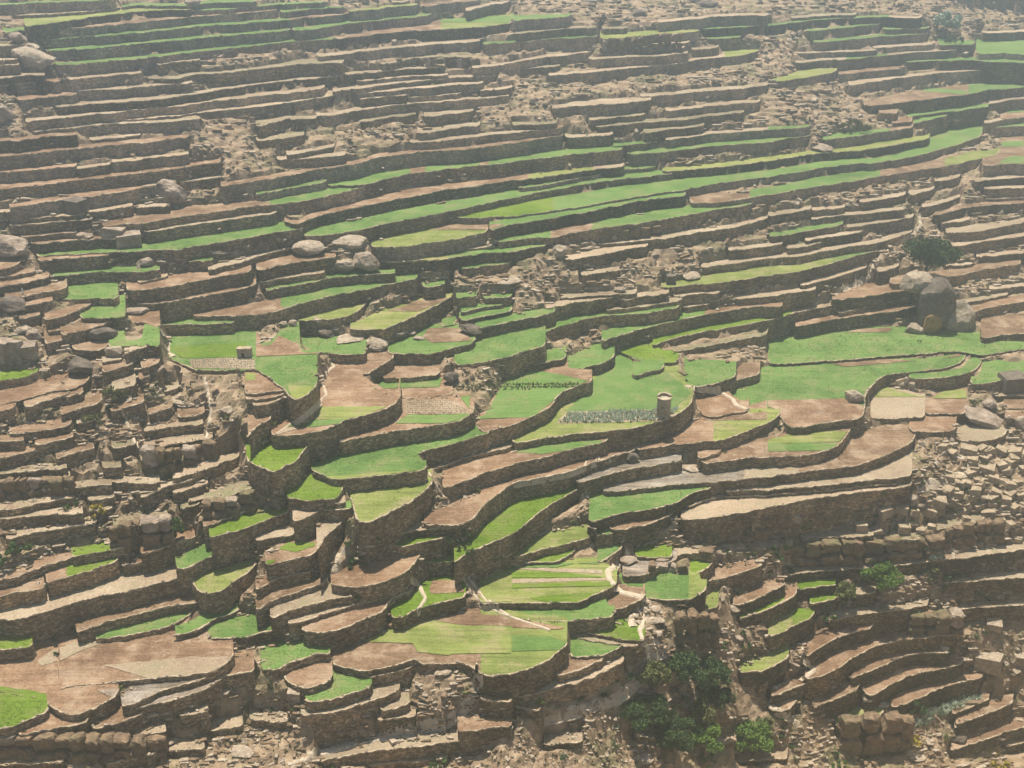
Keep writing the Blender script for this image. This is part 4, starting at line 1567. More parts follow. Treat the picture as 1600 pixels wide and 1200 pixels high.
# stones fallen at wall feet and lying on terraces
for i, w in enumerate(W):
    n = len(w['x'])
    for k in range(n):
        if r.random() < 0.10:
            u, v = w['U'][k], w['V'][k] + (w['Hh'][k] if w['Hh'][k] > 0 else 4) + r.uniform(-1, 3)
            h = pick(u, v)
            if h is None: continue
            D = (h - CAMP).length; s = np.clip(r.lognormal(0.35, 0.4), 0.9, 4.0) * D / FPX / 2
            groups[region(u, v)].append((SHAPES[r.integers(len(SHAPES))], rotm(r, 0.3), np.array([s, s, s * 0.7]), np.array(h) + np.array([0, 0, s * 0.2]), 0 if r.random() < 0.5 else 1))
        if r.random() < 0.07:   # loose cap stones
            s = r.uniform(0.9, 2.0) * 0.06 * 2
            groups[region(w['U'][k], w['V'][k])].append((SHAPES[r.integers(len(SHAPES))], rotm(r, 0.3), np.array([s * 1.5, s, s]), np.array([w['x'][k], w['y'][k] + 0.1, w['z'] + 0.16]), 0))
for kx in LBL:
    soup("loose_stones", groups[kx], [MROCK, MEARTH], LBL[kx])
    soup("rock_ledges", slabs[kx], [MROCK, MCLIFF], LBL[kx].replace("stones", "stone slabs").replace("loose stone", "flat stone"))

# ---------------------------------------------------------------- named boulders
def ico(sub):
    bm = bmesh.new(); bmesh.ops.create_icosphere(bm, subdivisions=sub, radius=1.0)
    bm.verts.index_update()
    v = np.array([tuple(x.co) for x in bm.verts]); f = [tuple(y.index for y in x.verts) for x in bm.faces]; bm.free()
    return v, f
ICO4 = ico(4); ICO3 = ico(3)
def boulder_geo(seed, planes=16, sharp=0.97, rough=0.13, base=ICO4):
    rr_ = np.random.default_rng(seed)
    v, f = base
    nrm = rr_.normal(size=(planes, 3)); nrm /= np.linalg.norm(nrm, axis=1)[:, None]
    d = rr_.uniform(0.62, 0.98, planes)
    dot = v @ nrm.T
    rad = np.where(dot > 1e-3, d / np.maximum(dot, 1e-3), 9.0)
    R = np.minimum(rad.min(1), 1.05)
    R = R * sharp + (1 - sharp)
    p = v * R[:, None]
    p = p * (1 + vnoise(p + seed, 0.8, 81) * rough + vnoise(p + seed, 0.3, 82) * rough * 0.5 + vnoise(p + seed, 0.12, 83) * rough * 0.25)[:, None]
    return p, f

def block_geo(seed):
    rr_ = np.random.default_rng(seed)
    v, f = ICO3
    nrm = np.array([(1, 0, 0), (-1, 0, 0), (0, 1, 0), (0, -1, 0), (0, 0, 1), (0, 0, -1)], float) + rr_.normal(size=(6, 3)) * 0.12
    nrm = np.concatenate([nrm, rr_.normal(size=(7, 3))]); nrm /= np.linalg.norm(nrm, axis=1)[:, None]
    d = np.concatenate([np.full(6, 0.6), rr_.uniform(0.82, 1.1, 7)])
    dot = v @ nrm.T
    R = np.where(dot > 1e-3, d / np.maximum(dot, 1e-3), 9.0).min(1)
    p = v * R[:, None]
    p = p * (1 + vnoise(p + seed % 97, 0.5, 84) * 0.06 + vnoise(p + seed % 97, 0.2, 85) * 0.06)[:, None]
    # bedding joints: the face steps in and out with height
    p[:, :2] *= (1 + 0.07 * np.sign(np.sin(p[:, 2] * 7 + seed % 7)))[:, None]
    lo, hi = p.min(0), p.max(0)
    return (p - (lo + hi) / 2) / ((hi - lo) / 2), f

def rock_at(u, vb, wpx, hpx, seed, mat, name="boulder", tilt=0.0, boxy=False, depth=0.8, turn=None, planes=16):
    p = pick(u, min(vb, 1235))
    if p is None: return None
    D = (p - CAMP).length; m_ = D / FPX
    dep = math.atan2(H0 - p.z, math.hypot(p.x, p.y))
    Wm = wpx * m_; dp = Wm * depth
    Hm = max((hpx * m_ - dp * math.sin(dep) * 0.75) / math.cos(dep), hpx * m_ * 0.35)
    rr_ = np.random.default_rng(seed)
    if boxy:
        c = np.array([(a, b, d) for a in (-1, 1) for b in (-1, 1) for d in (-1, 1)], float)
        c += rr_.normal(size=c.shape) * 0.09
        e = []
        for k in range(8):                       # worn corners
            for ax in range(3):
                q = c[k].copy(); q[ax] *= 0.86; e.append(q)
        v, f = hull_mesh(np.array(e))
    else:
        v, f = boulder_geo(seed, planes=planes)
        lo, hi = v.min(0), v.max(0)
        v = (v - (lo + hi) / 2) / ((hi - lo) / 2)
    v = v * np.array([Wm / 2, dp / 2, Hm / 2])
    a = (rr_.uniform(-0.5, 0.5) if turn is None else turn)
    Rm = np.array(Matrix.Rotation(a, 3, 'Z') @ Matrix.Rotation(tilt, 3, 'Y') @ Matrix.Rotation(rr_.normal() * 0.06, 3, 'X'))
    v = v @ Rm.T
    L = math.hypot(p.x, p.y)
    c = np.array([p.x + p.x / L * dp * 0.42, p.y + p.y / L * dp * 0.42, p.z + Hm * 0.44])
    o = mesh_obj(name, v + c, f, [mat])
    o['_px'] = (float(u), float(vb - hpx / 2)); o['_w'] = float(wpx)
    return o

THINGS = []      # (object, base phrase, category, group, u, v)
def reg_thing(o, base, cat, group, u, v, full=None):
    if o is None: return
    THINGS.append([o, base, cat, group, u, v, full])

BOULDERS = [
 # u, v_base, w, h, seed, phrase
 (56, 113, 60, 38, 1, "big pale pink angular boulder on the upper left slope", 0.35),
 (29, 69, 26, 18, 2, "pale grey domed rock above the pink boulder at upper left", 0),
 (50, 82, 30, 14, 3, "cracked pale rock just behind the big pink boulder", 0.2),
 (6, 196, 34, 33, 4, "grey boulder cut by the left edge on the upper slope", 0),
 (302, 12, 24, 14, 5, "grey pink rock at the very top left of the picture", 0),
 (270, 325, 50, 46, 6, "huge leaning grey boulder alone on the brown left terraces", 0.45),
 (122, 334, 28, 24, 7, "dark square boulder set into a wall left of the leaning boulder", 0),
 (19, 406, 56, 42, 8, "large rounded grey boulder at the left edge above the spur", 0.1),
 (203, 387, 34, 24, 9, "blocky pink grey boulder at the end of the green terrace", 0),
 (181, 372, 30, 18, 10, "grey rock beside the blocky pink boulder", 0.2),
 (158, 352, 26, 14, 11, "slanting pale slab above the blocky pink boulder", 0.4),
 (132, 374, 26, 12, 12, "low grey rock on a terrace edge left of the pink boulder", 0),
 (108, 360, 14, 7, 13, "small flat pale rock on a left terrace", 0),
 (285, 424, 64, 32, 14, "broad dark overhanging boulder under the long green terrace", 0),
 (228, 418, 26, 18, 15, "rough grey boulder left of the broad dark overhang", 0),
 (340, 398, 36, 12, 16, "long low pale rock lying in a wall below the green terrace", 0.12),
 (209, 440, 20, 10, 17, "small grey rock above the green valley head plot", 0),
 (215, 492, 34, 14, 18, "flat grey boulder beside the valley head path", 0),
 (484, 402, 52, 30, 19, "lumpy tan boulder, left one of the central cluster", 0),
 (493, 382, 26, 18, 20, "tan knob of rock on top of the lumpy cluster boulder", 0),
 (545, 395, 60, 32, 21, "smooth domed boulder, highest of the central cluster", 0.1),
 (573, 428, 46, 40, 22, "ribbed grey boulder, right one of the central cluster", 0.25),
 (538, 428, 40, 28, 23, "pale flat topped boulder in the middle of the central cluster", 0),
 (588, 550, 40, 26, 24, "pale pointed boulder above the brown plots", 0.2),
 (508, 527, 42, 24, 25, "dark tilted slab behind the pale pointed boulder", 0.35),
 (526, 522, 34, 20, 26, "grey rock leaning on the dark tilted slab", -0.2),
 (548, 536, 44, 12, 27, "long flat rock left of the pale pointed boulder", 0),
 (614, 534, 40, 24, 28, "dark rounded boulder right of the pale pointed boulder", 0),
 (497, 508, 20, 14, 29, "small brown rock at the head of the brown plots", 0),
 (470, 520, 26, 14, 30, "flat tan rock at the edge of the ploughed plot", 0),
 (442, 512, 16, 12, 31, "small tan rock on the ploughed plot's upper edge", 0),
 (458, 510, 16, 12, 32, "small round rock below the long green terrace", 0),
 (640, 526, 20, 11, 33, "small dark rock above the central green plot", 0),
 (655, 532, 18, 8, 34, "smallest dark rock above the central green plot", 0),
 (735, 525, 38, 22, 35, "dark leaning boulder at the corner of a brown plot", 0.4),
 (785, 446, 60, 20, 36, "broad layered outcrop boulder in the central scree", 0),
 (875, 402, 26, 22, 37, "round tan rock at the end of the middle walls", 0),
 (912, 392, 44, 14, 38, "pale flat capped rock right of the round tan rock", 0),
 (968, 458, 20, 12, 39, "grey rock in the scree above the curved walls", 0),
 (1048, 444, 14, 16, 40, "dark block at the right end of the scree", 0),
 (1080, 438, 34, 16, 41, "pale triangular rock at the end of the yellow terrace", 0),
 (1022, 402, 16, 10, 42, "pale squarish rock on the scree slope", 0),
 (24, 492, 44, 30, 43, "dark blue black boulder on the left spur", 0.6),
 (38, 524, 26, 16, 44, "white topped boulder on the left spur", 0),
 (30, 566, 18, 34, 45, "upright mossy block at the left edge of the spur", 0),
 (10, 566, 26, 36, 46, "tall mossy block cut by the left edge", 0),
 (48, 562, 22, 26, 47, "short mossy block on the left spur", 0),
 (56, 532, 24, 18, 48, "grey tilted rock beside the white topped boulder", 0.5),
 (165, 534, 38, 26, 49, "dark round boulder built into a spur terrace", 0.1),
 (135, 588, 48, 32, 50, "great dark overhanging boulder above the goats", 0.15),
 (246, 588, 26, 16, 51, "grey slab on the spur above the stream path", -0.5),
 (180, 558, 26, 20, 52, "brown rock between the spur terraces", 0),
 (294, 635, 56, 18, 53, "long pale whale backed slab on the spur", 0.18),
 (355, 648, 24, 16, 54, "pale rock beside the small brown plot", 0),
 (274, 735, 12, 14, 55, "white upright boulder on the spur face", 0),
 (269, 738, 9, 8, 56, "small white boulder on the spur face", 0),
 (177, 800, 24, 18, 57, "ochre rock below the yellow bush", 0),
 (516, 702, 28, 27, 58, "round dark boulder standing in the wall above the bright plot", 0),
 (705, 602, 26, 26, 59, "dark boulder at the corner of the green strip", 0),
 (986, 724, 26, 22, 60, "dark boulder standing in the path side wall", 0),
 (1080, 738, 32, 14, 61, "flat tan slab beside the ridged soil", 0.1),
 (1577, 613, 32, 30, 62, "dark square boulder below the right hand green field", 0),
 (1534, 668, 66, 30, 63, "long sloping grey slab below the watered fields", 0.42),
 (1596, 672, 26, 24, 64, "pink boulder cut by the right edge", 0),
 (1333, 630, 30, 24, 65, "pointed ruined wall heap in the big green field's corner", 0),
 (1546, 642, 24, 20, 66, "rough mossy rock beside the right hand path", 0),
 (982, 884, 28, 16, 67, "mossy grey rock above the pale path", 0),
 (1035, 878, 24, 12, 68, "mossy low rock below the tan cliff terrace", 0),
 (1020, 957, 28, 13, 69, "brown boulder beside the pale winding path", 0),
 (1022, 976, 32, 13, 70, "brown pitted boulder below the pale winding path", 0),
 (1024, 996, 20, 12, 71, "small brown boulder below the pitted one", 0),
 (1541, 1050, 32, 30, 72, "large pale cube shaped boulder at the lower right", 0),
 (1515, 1030, 18, 16, 73, "grey rock left of the large pale cube", 0),
 (1550, 986, 20, 18, 74, "tan angular rock above the large pale cube", 0),
 (1592, 1040, 20, 20, 75, "pale rock at the right edge near the large cube", 0),
 (462, 1096, 20, 20, 76, "pale cube boulder below the small brown plot", 0),
 (691, 1058, 28, 16, 77, "pink tan boulder under the lower brown plot", 0),
 (708, 1071, 26, 12, 78, "pale flat boulder right of the pink tan one", 0),
 (657, 1072, 18, 8, 79, "small whitish boulder in the lower rubble", 0),
 (716, 1112, 24, 20, 80, "grey leaning boulder beside the lower stair path", 0.4),
 (700, 1126, 16, 10, 81, "small pale rock below the lower stair path", 0),
 (320, 1128, 20, 12, 82, "dark brown rock on the lower left slope", 0),
 (380, 1185, 34, 16, 83, "tilted brown slab on the lower left slope", 0.3),
 (270, 1165, 18, 12, 84, "tan rock on the lower left slope", 0),
 (918, 1128, 24, 10, 85, "tan flat rock left of the acacias", 0.3),
 (1005, 1196, 30, 18, 86, "pale rounded boulder at the bottom left of the acacias", 0),
 (1236, 1040, 26, 12, 87, "white slab leaning on a mossy wall", 0.5),
 (1145, 960, 22, 16, 88, "pale upright slab near the gorge head", 0.6),
 (1125, 990, 26, 14, 89, "grey sloping slab below the gorge head", 0.65),
 (1150, 1000, 26, 12, 90, "long grey slab leaning in the gorge", 0.5),
 (1375, 1105, 22, 10, 91, "pale slab between the curved brown terraces", 0.2),
 (1312, 1122, 22, 9, 92, "round rock at the foot of a mossy wall", 0),
 (1561, 1157, 18, 8, 93, "white tilted slab at the bottom right", 0.35),
 (1490, 1160, 30, 20, 94, "dark mossy boulder at the bottom right", 0.3),
 (1430, 1190, 26, 12, 95, "white topped rock at the bottom right edge", 0),
 (1400, 1050, 18, 8, 96, "flat rock on a curved brown terrace", 0),
 (1476, 1018, 14, 8, 97, "white rock on the topmost curved wall", 0),
 (1000, 25, 26, 12, 98, "grey rock on the bare slope at the top", 0),
 (1105, 12, 34, 12, 99, "dark rock rib on the bare slope at the top right", 0),
 (650, 350, 22, 8, 100, "pale rock heap beside the yellow terrace", 0),
 (770, 385, 24, 12, 101, "pale rock between the middle green terraces", 0),
 (1284, 238, 34, 14, 102, "pale grey slab below the mossy knoll", 0.1),
]
for (u, vb, wpx, hpx, sd, ph, tl) in BOULDERS:
    m_ = MDROCK if ph.startswith(("dark", "great dark", "broad dark", "round dark")) else MBOULD if ("grey" in ph or "dark" in ph or "mossy" in ph) else MROCK
    o = rock_at(u, vb, wpx, hpx, sd, m_, tilt=tl * 0.55, boxy=("cube" in ph or "square" in ph or "blocky" in ph or "block" in ph), planes=10 + sd % 9)
    if o is not None: reg_thing(o, None, "boulder", None, u, vb, full=ph)

# the great split rock beside the lone tree: three masses grown together
def great_rock():
    p = pick(1462, 521)
    D = (p - CAMP).length; m_ = D / FPX
    root = bpy.data.objects.new("great_rock", None); COL.objects.link(root); root.location = p
    def mass(nm, du, dz, w_, d_, h_, sd, mat, tilt=0.0, turn=0.0, back=0.0):
        v, f = boulder_geo(sd, planes=14, rough=0.09)
        lo, hi = v.min(0), v.max(0); v = (v - (lo + hi) / 2) / ((hi - lo) / 2)
        v = v * np.array([w_, d_, h_]) * m_ / 2
        v = v @ np.array(Matrix.Rotation(turn, 3, 'Z') @ Matrix.Rotation(tilt, 3, 'Y')).T
        c = np.array(p) + np.array([du * m_, (back + d_ / 2) * m_, dz * m_])
        mesh_obj(nm, v + c, f, [mat], parent=root)
    mass("dome", 4, 33, 56, 60, 84, 501, MDROCK, 0.05)  # shade of the dome's front is put into its darker rock colour
    mass("side_slab", 36, 16, 58, 44, 52, 502, MROCK, 0.62, 0.2, 4)
    mass("crag", -20, 60, 48, 40, 34, 503, MROCK, -0.1, 0.1, 26)
    mass("foot_rock", -28, 4, 30, 20, 18, 504, MROCK, 0, 0, -4)
    # the orange scar low on its face
    v, f = boulder_geo(505, planes=9, rough=0.05, base=ICO3)
    lo, hi = v.min(0), v.max(0); v = (v - (lo + hi) / 2) / ((hi - lo) / 2)
    sc_ = m_rock("orange_scar", (0.24, 0.14, 0.055), (0.33, 0.20, 0.08), (0.40, 0.26, 0.12), 0.9)
    mesh_obj("orange_face", v * np.array([27, 10, 30]) * m_ / 2 + np.array(p) + np.array([-6 * m_, 1 * m_, 14 * m_]), f, [sc_], parent=root)
    reg_thing(root, None, "rock", None, 1465, 480, full="great dark split rock with an orange scar below the lone tree")
great_rock()

# ---------------------------------------------------------------- the field of fallen sandstone blocks
blk = [(465,1015,65,60),(590,1000,50,48),(715,1000,85,78),(825,965,95,60),(905,985,60,48),(990,985,80,60),(1060,930,80,66),(770,1060,60,50),(840,1100,70,66),(575,1085,70,62),(950,1100,50,40),(1110,1000,90,50),(1190,990,80,50),(1300,960,80,66),(1370,1000,80,58),(1240,600,90,56),(1350,590,60,40),(1350,715,110,60),(1400,780,60,50),(1280,860,70,56),(1180,880,60,50),(1500,830,60,56),(1450,700,60,50),(1540,620,70,56),(1500,680,60,50),(1590,640,50,50),(1230,800,60,40),(1300,780,50,36),(1150,830,70,34),(1080,840,60,26),(1250,740,70,44),(1290,710,50,34),(1470,790,50,36),(1550,800,50,40),(1560,880,60,44),(1420,860,56,42),(1480,910,56,44),(1350,880,50,36),(1230,940,54,40),(1400,930,54,40),(1530,960,50,44),(680,1100,50,36),(900,1060,46,34),(1020,1070,46,34),(640,960,50,60),(735,925,70,50),(1590,720,44,44),(1580,960,40,40),(1180,760,50,30),(1130,900,46,34)]
r = np.random.default_rng(11)
for k, (x_, y_, w_, h_) in enumerate(blk):
    u, v = 1200 + x_ / 4, 560 + y_ / 4
    o = rock_at(u, v, w_ / 4 * 0.95, h_ / 4 * 1.05, 700 + k, MBLOCK, name="sandstone_block", boxy=True, depth=0.85, tilt=r.normal() * 0.16, turn=r.uniform(-0.6, 0.6))
    reg_thing(o, "squared tan sandstone block", "block", "fallen sandstone blocks on the right hand slope", u, v)
for k in range(46):
    u = r.uniform(1470, 1602); v = r.uniform(700, 860)
    if v > 700 + (u - 1440) * 1.4 + 60 : continue
    s = r.uniform(7, 14)
    o = rock_at(u, v, s * 1.15, s, 800 + k, MBLOCK, name="sandstone_block", boxy=True, depth=0.9, tilt=r.normal() * 0.22, turn=r.uniform(-0.8, 0.8))
    reg_thing(o, "small tan sandstone block", "block", "fallen sandstone blocks on the right hand slope", u, v)

# ---------------------------------------------------------------- cliffs of standing blocks
def cliff(pts, wmean, seed, full, cap=True):
    """pts: (u, v_top, v_bottom); a row of rough joints of rock"""
    rr_ = np.random.default_rng(seed)
    pts = np.array(pts, float)
    root = None; u = pts[0, 0]
    while u < pts[-1, 0]:
        wp = wmean * rr_.uniform(0.6, 1.5)
        uc_ = u + wp / 2
        vt = np.interp(uc_, pts[:, 0], pts[:, 1]) + rr_.uniform(-1.5, 2.0); vb = np.interp(uc_, pts[:, 0], pts[:, 2]) + rr_.uniform(-1, 1)
        p = pick(uc_, vb)
        u += wp * 0.94
        if p is None: continue
        D = (p - CAMP).length; m_ = D / FPX
        dep = math.atan2(H0 - p.z, math.hypot(p.x, p.y))
        dp = wmean * 0.9 * m_
        Hm = max((vb - vt) * m_ / math.cos(dep) - dp * 0.3 * math.sin(dep), 3 * m_)
        v, f = block_geo(seed * 100 + int(u))
        v = v * np.array([wp * m_ / 2, dp / 2, Hm / 2 + 0.4])
        v = v @ np.array(Matrix.Rotation(rr_.normal() * 0.15, 3, 'Z') @ Matrix.Rotation(rr_.normal() * 0.03, 3, 'Y')).T
        L = math.hypot(p.x, p.y)
        c = np.array([p.x + p.x / L * dp * 0.35, p.y + p.y / L * dp * 0.35, p.z + Hm / 2 - 0.4])
        if root is None:
            root = bpy.data.objects.new("rock_cliff", None); COL.objects.link(root); root.location = p
        if vb - vt > 24 or rr_.random() < 0.4:
            k_ = rr_.uniform(0.35, 0.62)
            lo_ = v * np.array([1.04, 1.05, k_]) + c - np.array([0, 0.05, (1 - k_) * (Hm / 2 + 0.4)])
            v2, f2 = block_geo(seed * 131 + int(u * 3))
            v2 = v2 * np.array([wp * m_ / 2 * 0.97, dp / 2 * 0.95, (Hm / 2 + 0.4) * (1 - k_)])
            hi_ = v2 + c + np.array([rr_.normal() * 0.1, 0.12 + rr_.uniform(0, 0.35), k_ * (Hm / 2 + 0.4)])
            mesh_obj("rock_block", lo_, f, [MCLIFF], parent=root)
            mesh_obj("rock_block", hi_, f2, [MCLIFF if rr_.random() < 0.85 else MBOULD], parent=root)
            continue
        mesh_obj("rock_block", v + c, f, [MCLIFF if rr_.random() < 0.85 else MBOULD], parent=root)
    if root: reg_thing(root, None, "cliff", None, pts[:, 0].mean(), pts[:, 1].mean(), full=full)
cliff([(2, 1153, 1182), (70, 1156, 1184), (140, 1158, 1188), (232, 1160, 1184)], 24, 21, "dark cliff of upright blocks at the bottom left corner")
cliff([(1068, 818, 842), (1130, 812, 846), (1210, 806, 838), (1300, 792, 812), (1440, 770, 782)], 22, 22, "brown block cliff under the tan terrace on the right")
cliff([(1090, 858, 868), (1140, 862, 870)], 20, 27, "low brown ledge under the hanging green bush")
cliff([(1222, 855, 884), (1290, 846, 886), (1360, 846, 880), (1440, 842, 872)], 26, 23, "long rusty brown cliff above the bright green tree")
cliff([(1440, 834, 858), (1500, 824, 850), (1545, 815, 845)], 16, 24, "row of squared blocks at the right end of the cliff")
cliff([(1050, 968, 1006), (1080, 960, 1010), (1112, 968, 1008)], 24, 25, "dark mossy crag at the gorge head below the yellow plot")
cliff([(1412, 963, 992), (1490, 960, 990)], 26, 26, "orange brown cliff above the curved brown terraces")
cliff([(1305, 1130, 1172), (1350, 1128, 1174), (1405, 1128, 1168)], 26, 28, "big rounded rust brown outcrop at the bottom right")
cliff([(175, 826, 852), (215, 816, 858), (262, 812, 850)], 26, 29, "pinkish standing blocks beside the dark green bush")
cliff([(318, 786, 812), (355, 782, 808), (398, 768, 800)], 20, 30, "blocky brown cliff above the bright green spur terrace")
cliff([(225, 700, 742), (270, 704, 738), (335, 690, 712)], 18, 31, "rusty brown cliff face on the middle of the spur")
cliff([(0, 754, 782), (60, 750, 776), (110, 748, 768)], 16, 32, "layered brown cliff at the left edge of the spur")
cliff([(930, 364, 378), (975, 358, 376), (1030, 352, 368)], 14, 33, "dark upright blocks under the long middle green terrace")
cliff([(940, 62, 82), (985, 58, 82), (1060, 54, 78)], 11, 34, "jointed grey cliff under the yellow green terrace at the top")
cliff([(620, 92, 104), (700, 92, 104), (745, 90, 102)], 10, 35, "low broken grey cliff on the upper slope")
cliff([(1012, 880, 893), (1060, 884, 896)], 16, 36, "low mossy ledge beside the small green plots")

# ---------------------------------------------------------------- trees, bushes
def leaf_mat(name, c0, c1, c2):
    m, nt, b = new_mat(name, 0.7)
    n = noise_tex(nt, pos(nt), 0.9, 4, 0.7)
    nt.links.new(ramp(nt, n, [(0.3, c0), (0.5, c1), (0.7, c2)]), b.inputs['Base Color'])
    b.inputs['Transmission Weight'].default_value = 0.0
    return m
ML = {'dark': leaf_mat("dark_acacia_leaves", (0.026, 0.046, 0.015), (0.045, 0.078, 0.024), (0.08, 0.12, 0.038)),
      'olive': leaf_mat("olive_leaves", (0.07, 0.082, 0.028), (0.115, 0.125, 0.042), (0.17, 0.18, 0.062)),
      'bright': leaf_mat("bright_leaves", (0.05, 0.10, 0.018), (0.10, 0.17, 0.03), (0.16, 0.25, 0.05)),
      'grey': leaf_mat("grey_green_leaves", (0.24, 0.29, 0.2), (0.36, 0.42, 0.31), (0.48, 0.53, 0.42)),
      'yellow': leaf_mat("yellow_flowering_leaves", (0.20, 0.17, 0.02), (0.34, 0.26, 0.03), (0.45, 0.36, 0.06)),
      'green': leaf_mat("green_leaves", (0.028, 0.055, 0.014), (0.05, 0.095, 0.022), (0.09, 0.15, 0.04))}
MBARK = m_rock("bark", (0.05, 0.038, 0.028), (0.10, 0.078, 0.058), (0.17, 0.135, 0.10), 2.0)

def tube(p0, p1, r0, r1, n=6):
    d = (p1 - p0); L = np.linalg.norm(d) + 1e-9; d = d / L
    a = np.cross(d, [0.3, 0.1, 1.0] if abs(d[2]) < 0.9 else [1, 0, 0]); a /= np.linalg.norm(a); b = np.cross(d, a)
    t = np.linspace(0, 2 * math.pi, n, endpoint=False)
    ring = np.cos(t)[:, None] * a + np.sin(t)[:, None] * b
    v = np.concatenate([p0 + ring * r0, p1 + ring * r1])
    f = [(k, (k + 1) % n, n + (k + 1) % n, n + k) for k in range(n)]
    return v, f
def leaves_geo(cents, rads, nleaf, size, rr_, flat=0.75):
    k = rr_.integers(len(cents), size=nleaf)
    dv = rr_.normal(size=(nleaf, 3)); dv /= np.linalg.norm(dv, axis=1)[:, None]
    rad = rr_.uniform(0.45, 1.0, nleaf) ** 0.6
    c = cents[k] + dv * (rads[k] * rad)[:, None] * np.array([1, 1, flat])
    a = rr_.normal(size=(nleaf, 3)); a /= np.linalg.norm(a, axis=1)[:, None]
    b = np.cross(a, rr_.normal(size=(nleaf, 3))); b /= np.linalg.norm(b, axis=1)[:, None] + 1e-9
    s = size * rr_.uniform(0.6, 1.5, nleaf)[:, None]
    v = np.stack([c - a * s, c + b * s * 0.6, c + a * s, c - b * s * 0.6], 1).reshape(-1, 3)
    f = np.arange(nleaf * 4).reshape(-1, 4)
    return v, f
def plant(u, vb, wpx, hpx, kind, seed, tree=True, dens=1.0, full=None, base=None, name=None, group=None, umbrella=False):
    p = pick(u, min(vb, 1230))
    if p is None: return
    D = (p - CAMP).length; m_ = D / FPX
    rr_ = np.random.default_rng(seed)
    Wm, Hm = wpx * m_, hpx * m_ * 1.02
    P0 = np.array(p)
    root = bpy.data.objects.new(name or ("tree" if tree else "bush"), None); COL.objects.link(root); root.location = p
    if tree: cz0, cz1 = 0.42, 0.93
    else: cz0, cz1 = 0.12, 0.85
    nb = 22 if tree else 9
    cents = []
    for _ in range(nb):
        a = rr_.uniform(0, 2 * math.pi); rad = math.sqrt(rr_.uniform(0.02, 1)) * (0.5 - 0.08)
        h = rr_.uniform(0, 1)
        top = (1 - (rad / 0.5) ** 2) ** 0.5
        z = cz0 + (cz1 - cz0) * ((0.35 + 0.65 * h) * top if umbrella else h * top * 0.9 + 0.05)
        cents.append((math.cos(a) * rad * Wm, math.sin(a) * rad * Wm, z * Hm))
    cents = np.array(cents) + P0
    rads = rr_.uniform(0.11, 0.2, nb) * min(Wm, Hm * 1.25)
    nleaf = int((2600 if tree else 420) * dens * max(0.5, (wpx * hpx) / (2500.0 if tree else 500)))
    nleaf = min(int(nleaf * (2.0 if tree else 1.0)), 9000)
    Wm0 = Wm
    v, f = leaves_geo(cents, rads, nleaf, (1.5 if tree else 1.25) * m_, rr_, 0.6 if umbrella else 0.8)
    mesh_obj("crown", v, f, [ML[kind]], parent=root)
    # trunk and limbs
    V, F = [], []; n0 = 0
    def addt(a, b, r0, r1):
        nonlocal n0
        tv, tf = tube(a, b, r0, r1); V.append(tv); F.extend([tuple(q + n0 for q in g) for g in tf]); n0 += len(tv)
    tr = 0.02 * Wm + 0.04
    fork = P0 + np.array([rr_.normal() * 0.03 * Wm, rr_.normal() * 0.03 * Wm, Hm * (0.36 if tree else 0.12)])
    addt(P0 - np.array([0, 0, 0.4]), fork, tr * 1.5, tr)
    for k in range(7 if tree else 4):
        addt(fork, cents[k], tr * 0.62, tr * 0.15)
    mesh_obj("trunk" if tree else "stem", np.concatenate(V), F, [MBARK], parent=root)
    reg_thing(root, base, "tree" if tree else "bush", group, u, vb - hpx / 2, full=full)

TREES = [
 (1444, 437, 84, 62, 'dark', False, "lone dark spreading acacia above the great split rock"),
 (1065, 1070, 54, 58, 'dark', True, "dark acacia standing highest in the bottom grove"),
 (1020, 1079, 52, 50, 'olive', False, "brownish olive acacia at the left of the bottom grove"),
 (1108, 1074, 60, 46, 'dark', True, "wide dark acacia at the upper right of the bottom grove"),
 (1118, 1104, 50, 36, 'dark', False, "very dark low tree right of the bottom grove"),
 (1004, 1143, 76, 60, 'dark', True, "big round dark acacia nearest the bare bottom slope"),
 (1050, 1174, 66, 56, 'dark', False, "dark dense acacia at the foot of the bottom grove"),
 (1094, 1128, 44, 40, 'olive', False, "thin yellow olive tree in the middle of the bottom grove"),
 (1098, 1176, 60, 46, 'bright', False, "bright green tree at the foot of the bottom grove"),
 (1176, 1182, 60, 56, 'bright', False, "light green tree at the right of the bottom grove"),
 (1372, 924, 58, 48, 'bright', False, "bright green spreading tree below the rusty cliff"),
 (1317, 948, 34, 42, 'olive', False, "pale olive tree left of the bright green spreading tree"),
 (1476, 60, 36, 38, 'grey', False, "hazy grey green tree near the top right"),
]
for k, (u, vb, w_, h_, kd, um, ph) in enumerate(TREES):
    plant(u, vb, w_, h_, kd, 900 + k, True, 1.0, full=ph, umbrella=um)
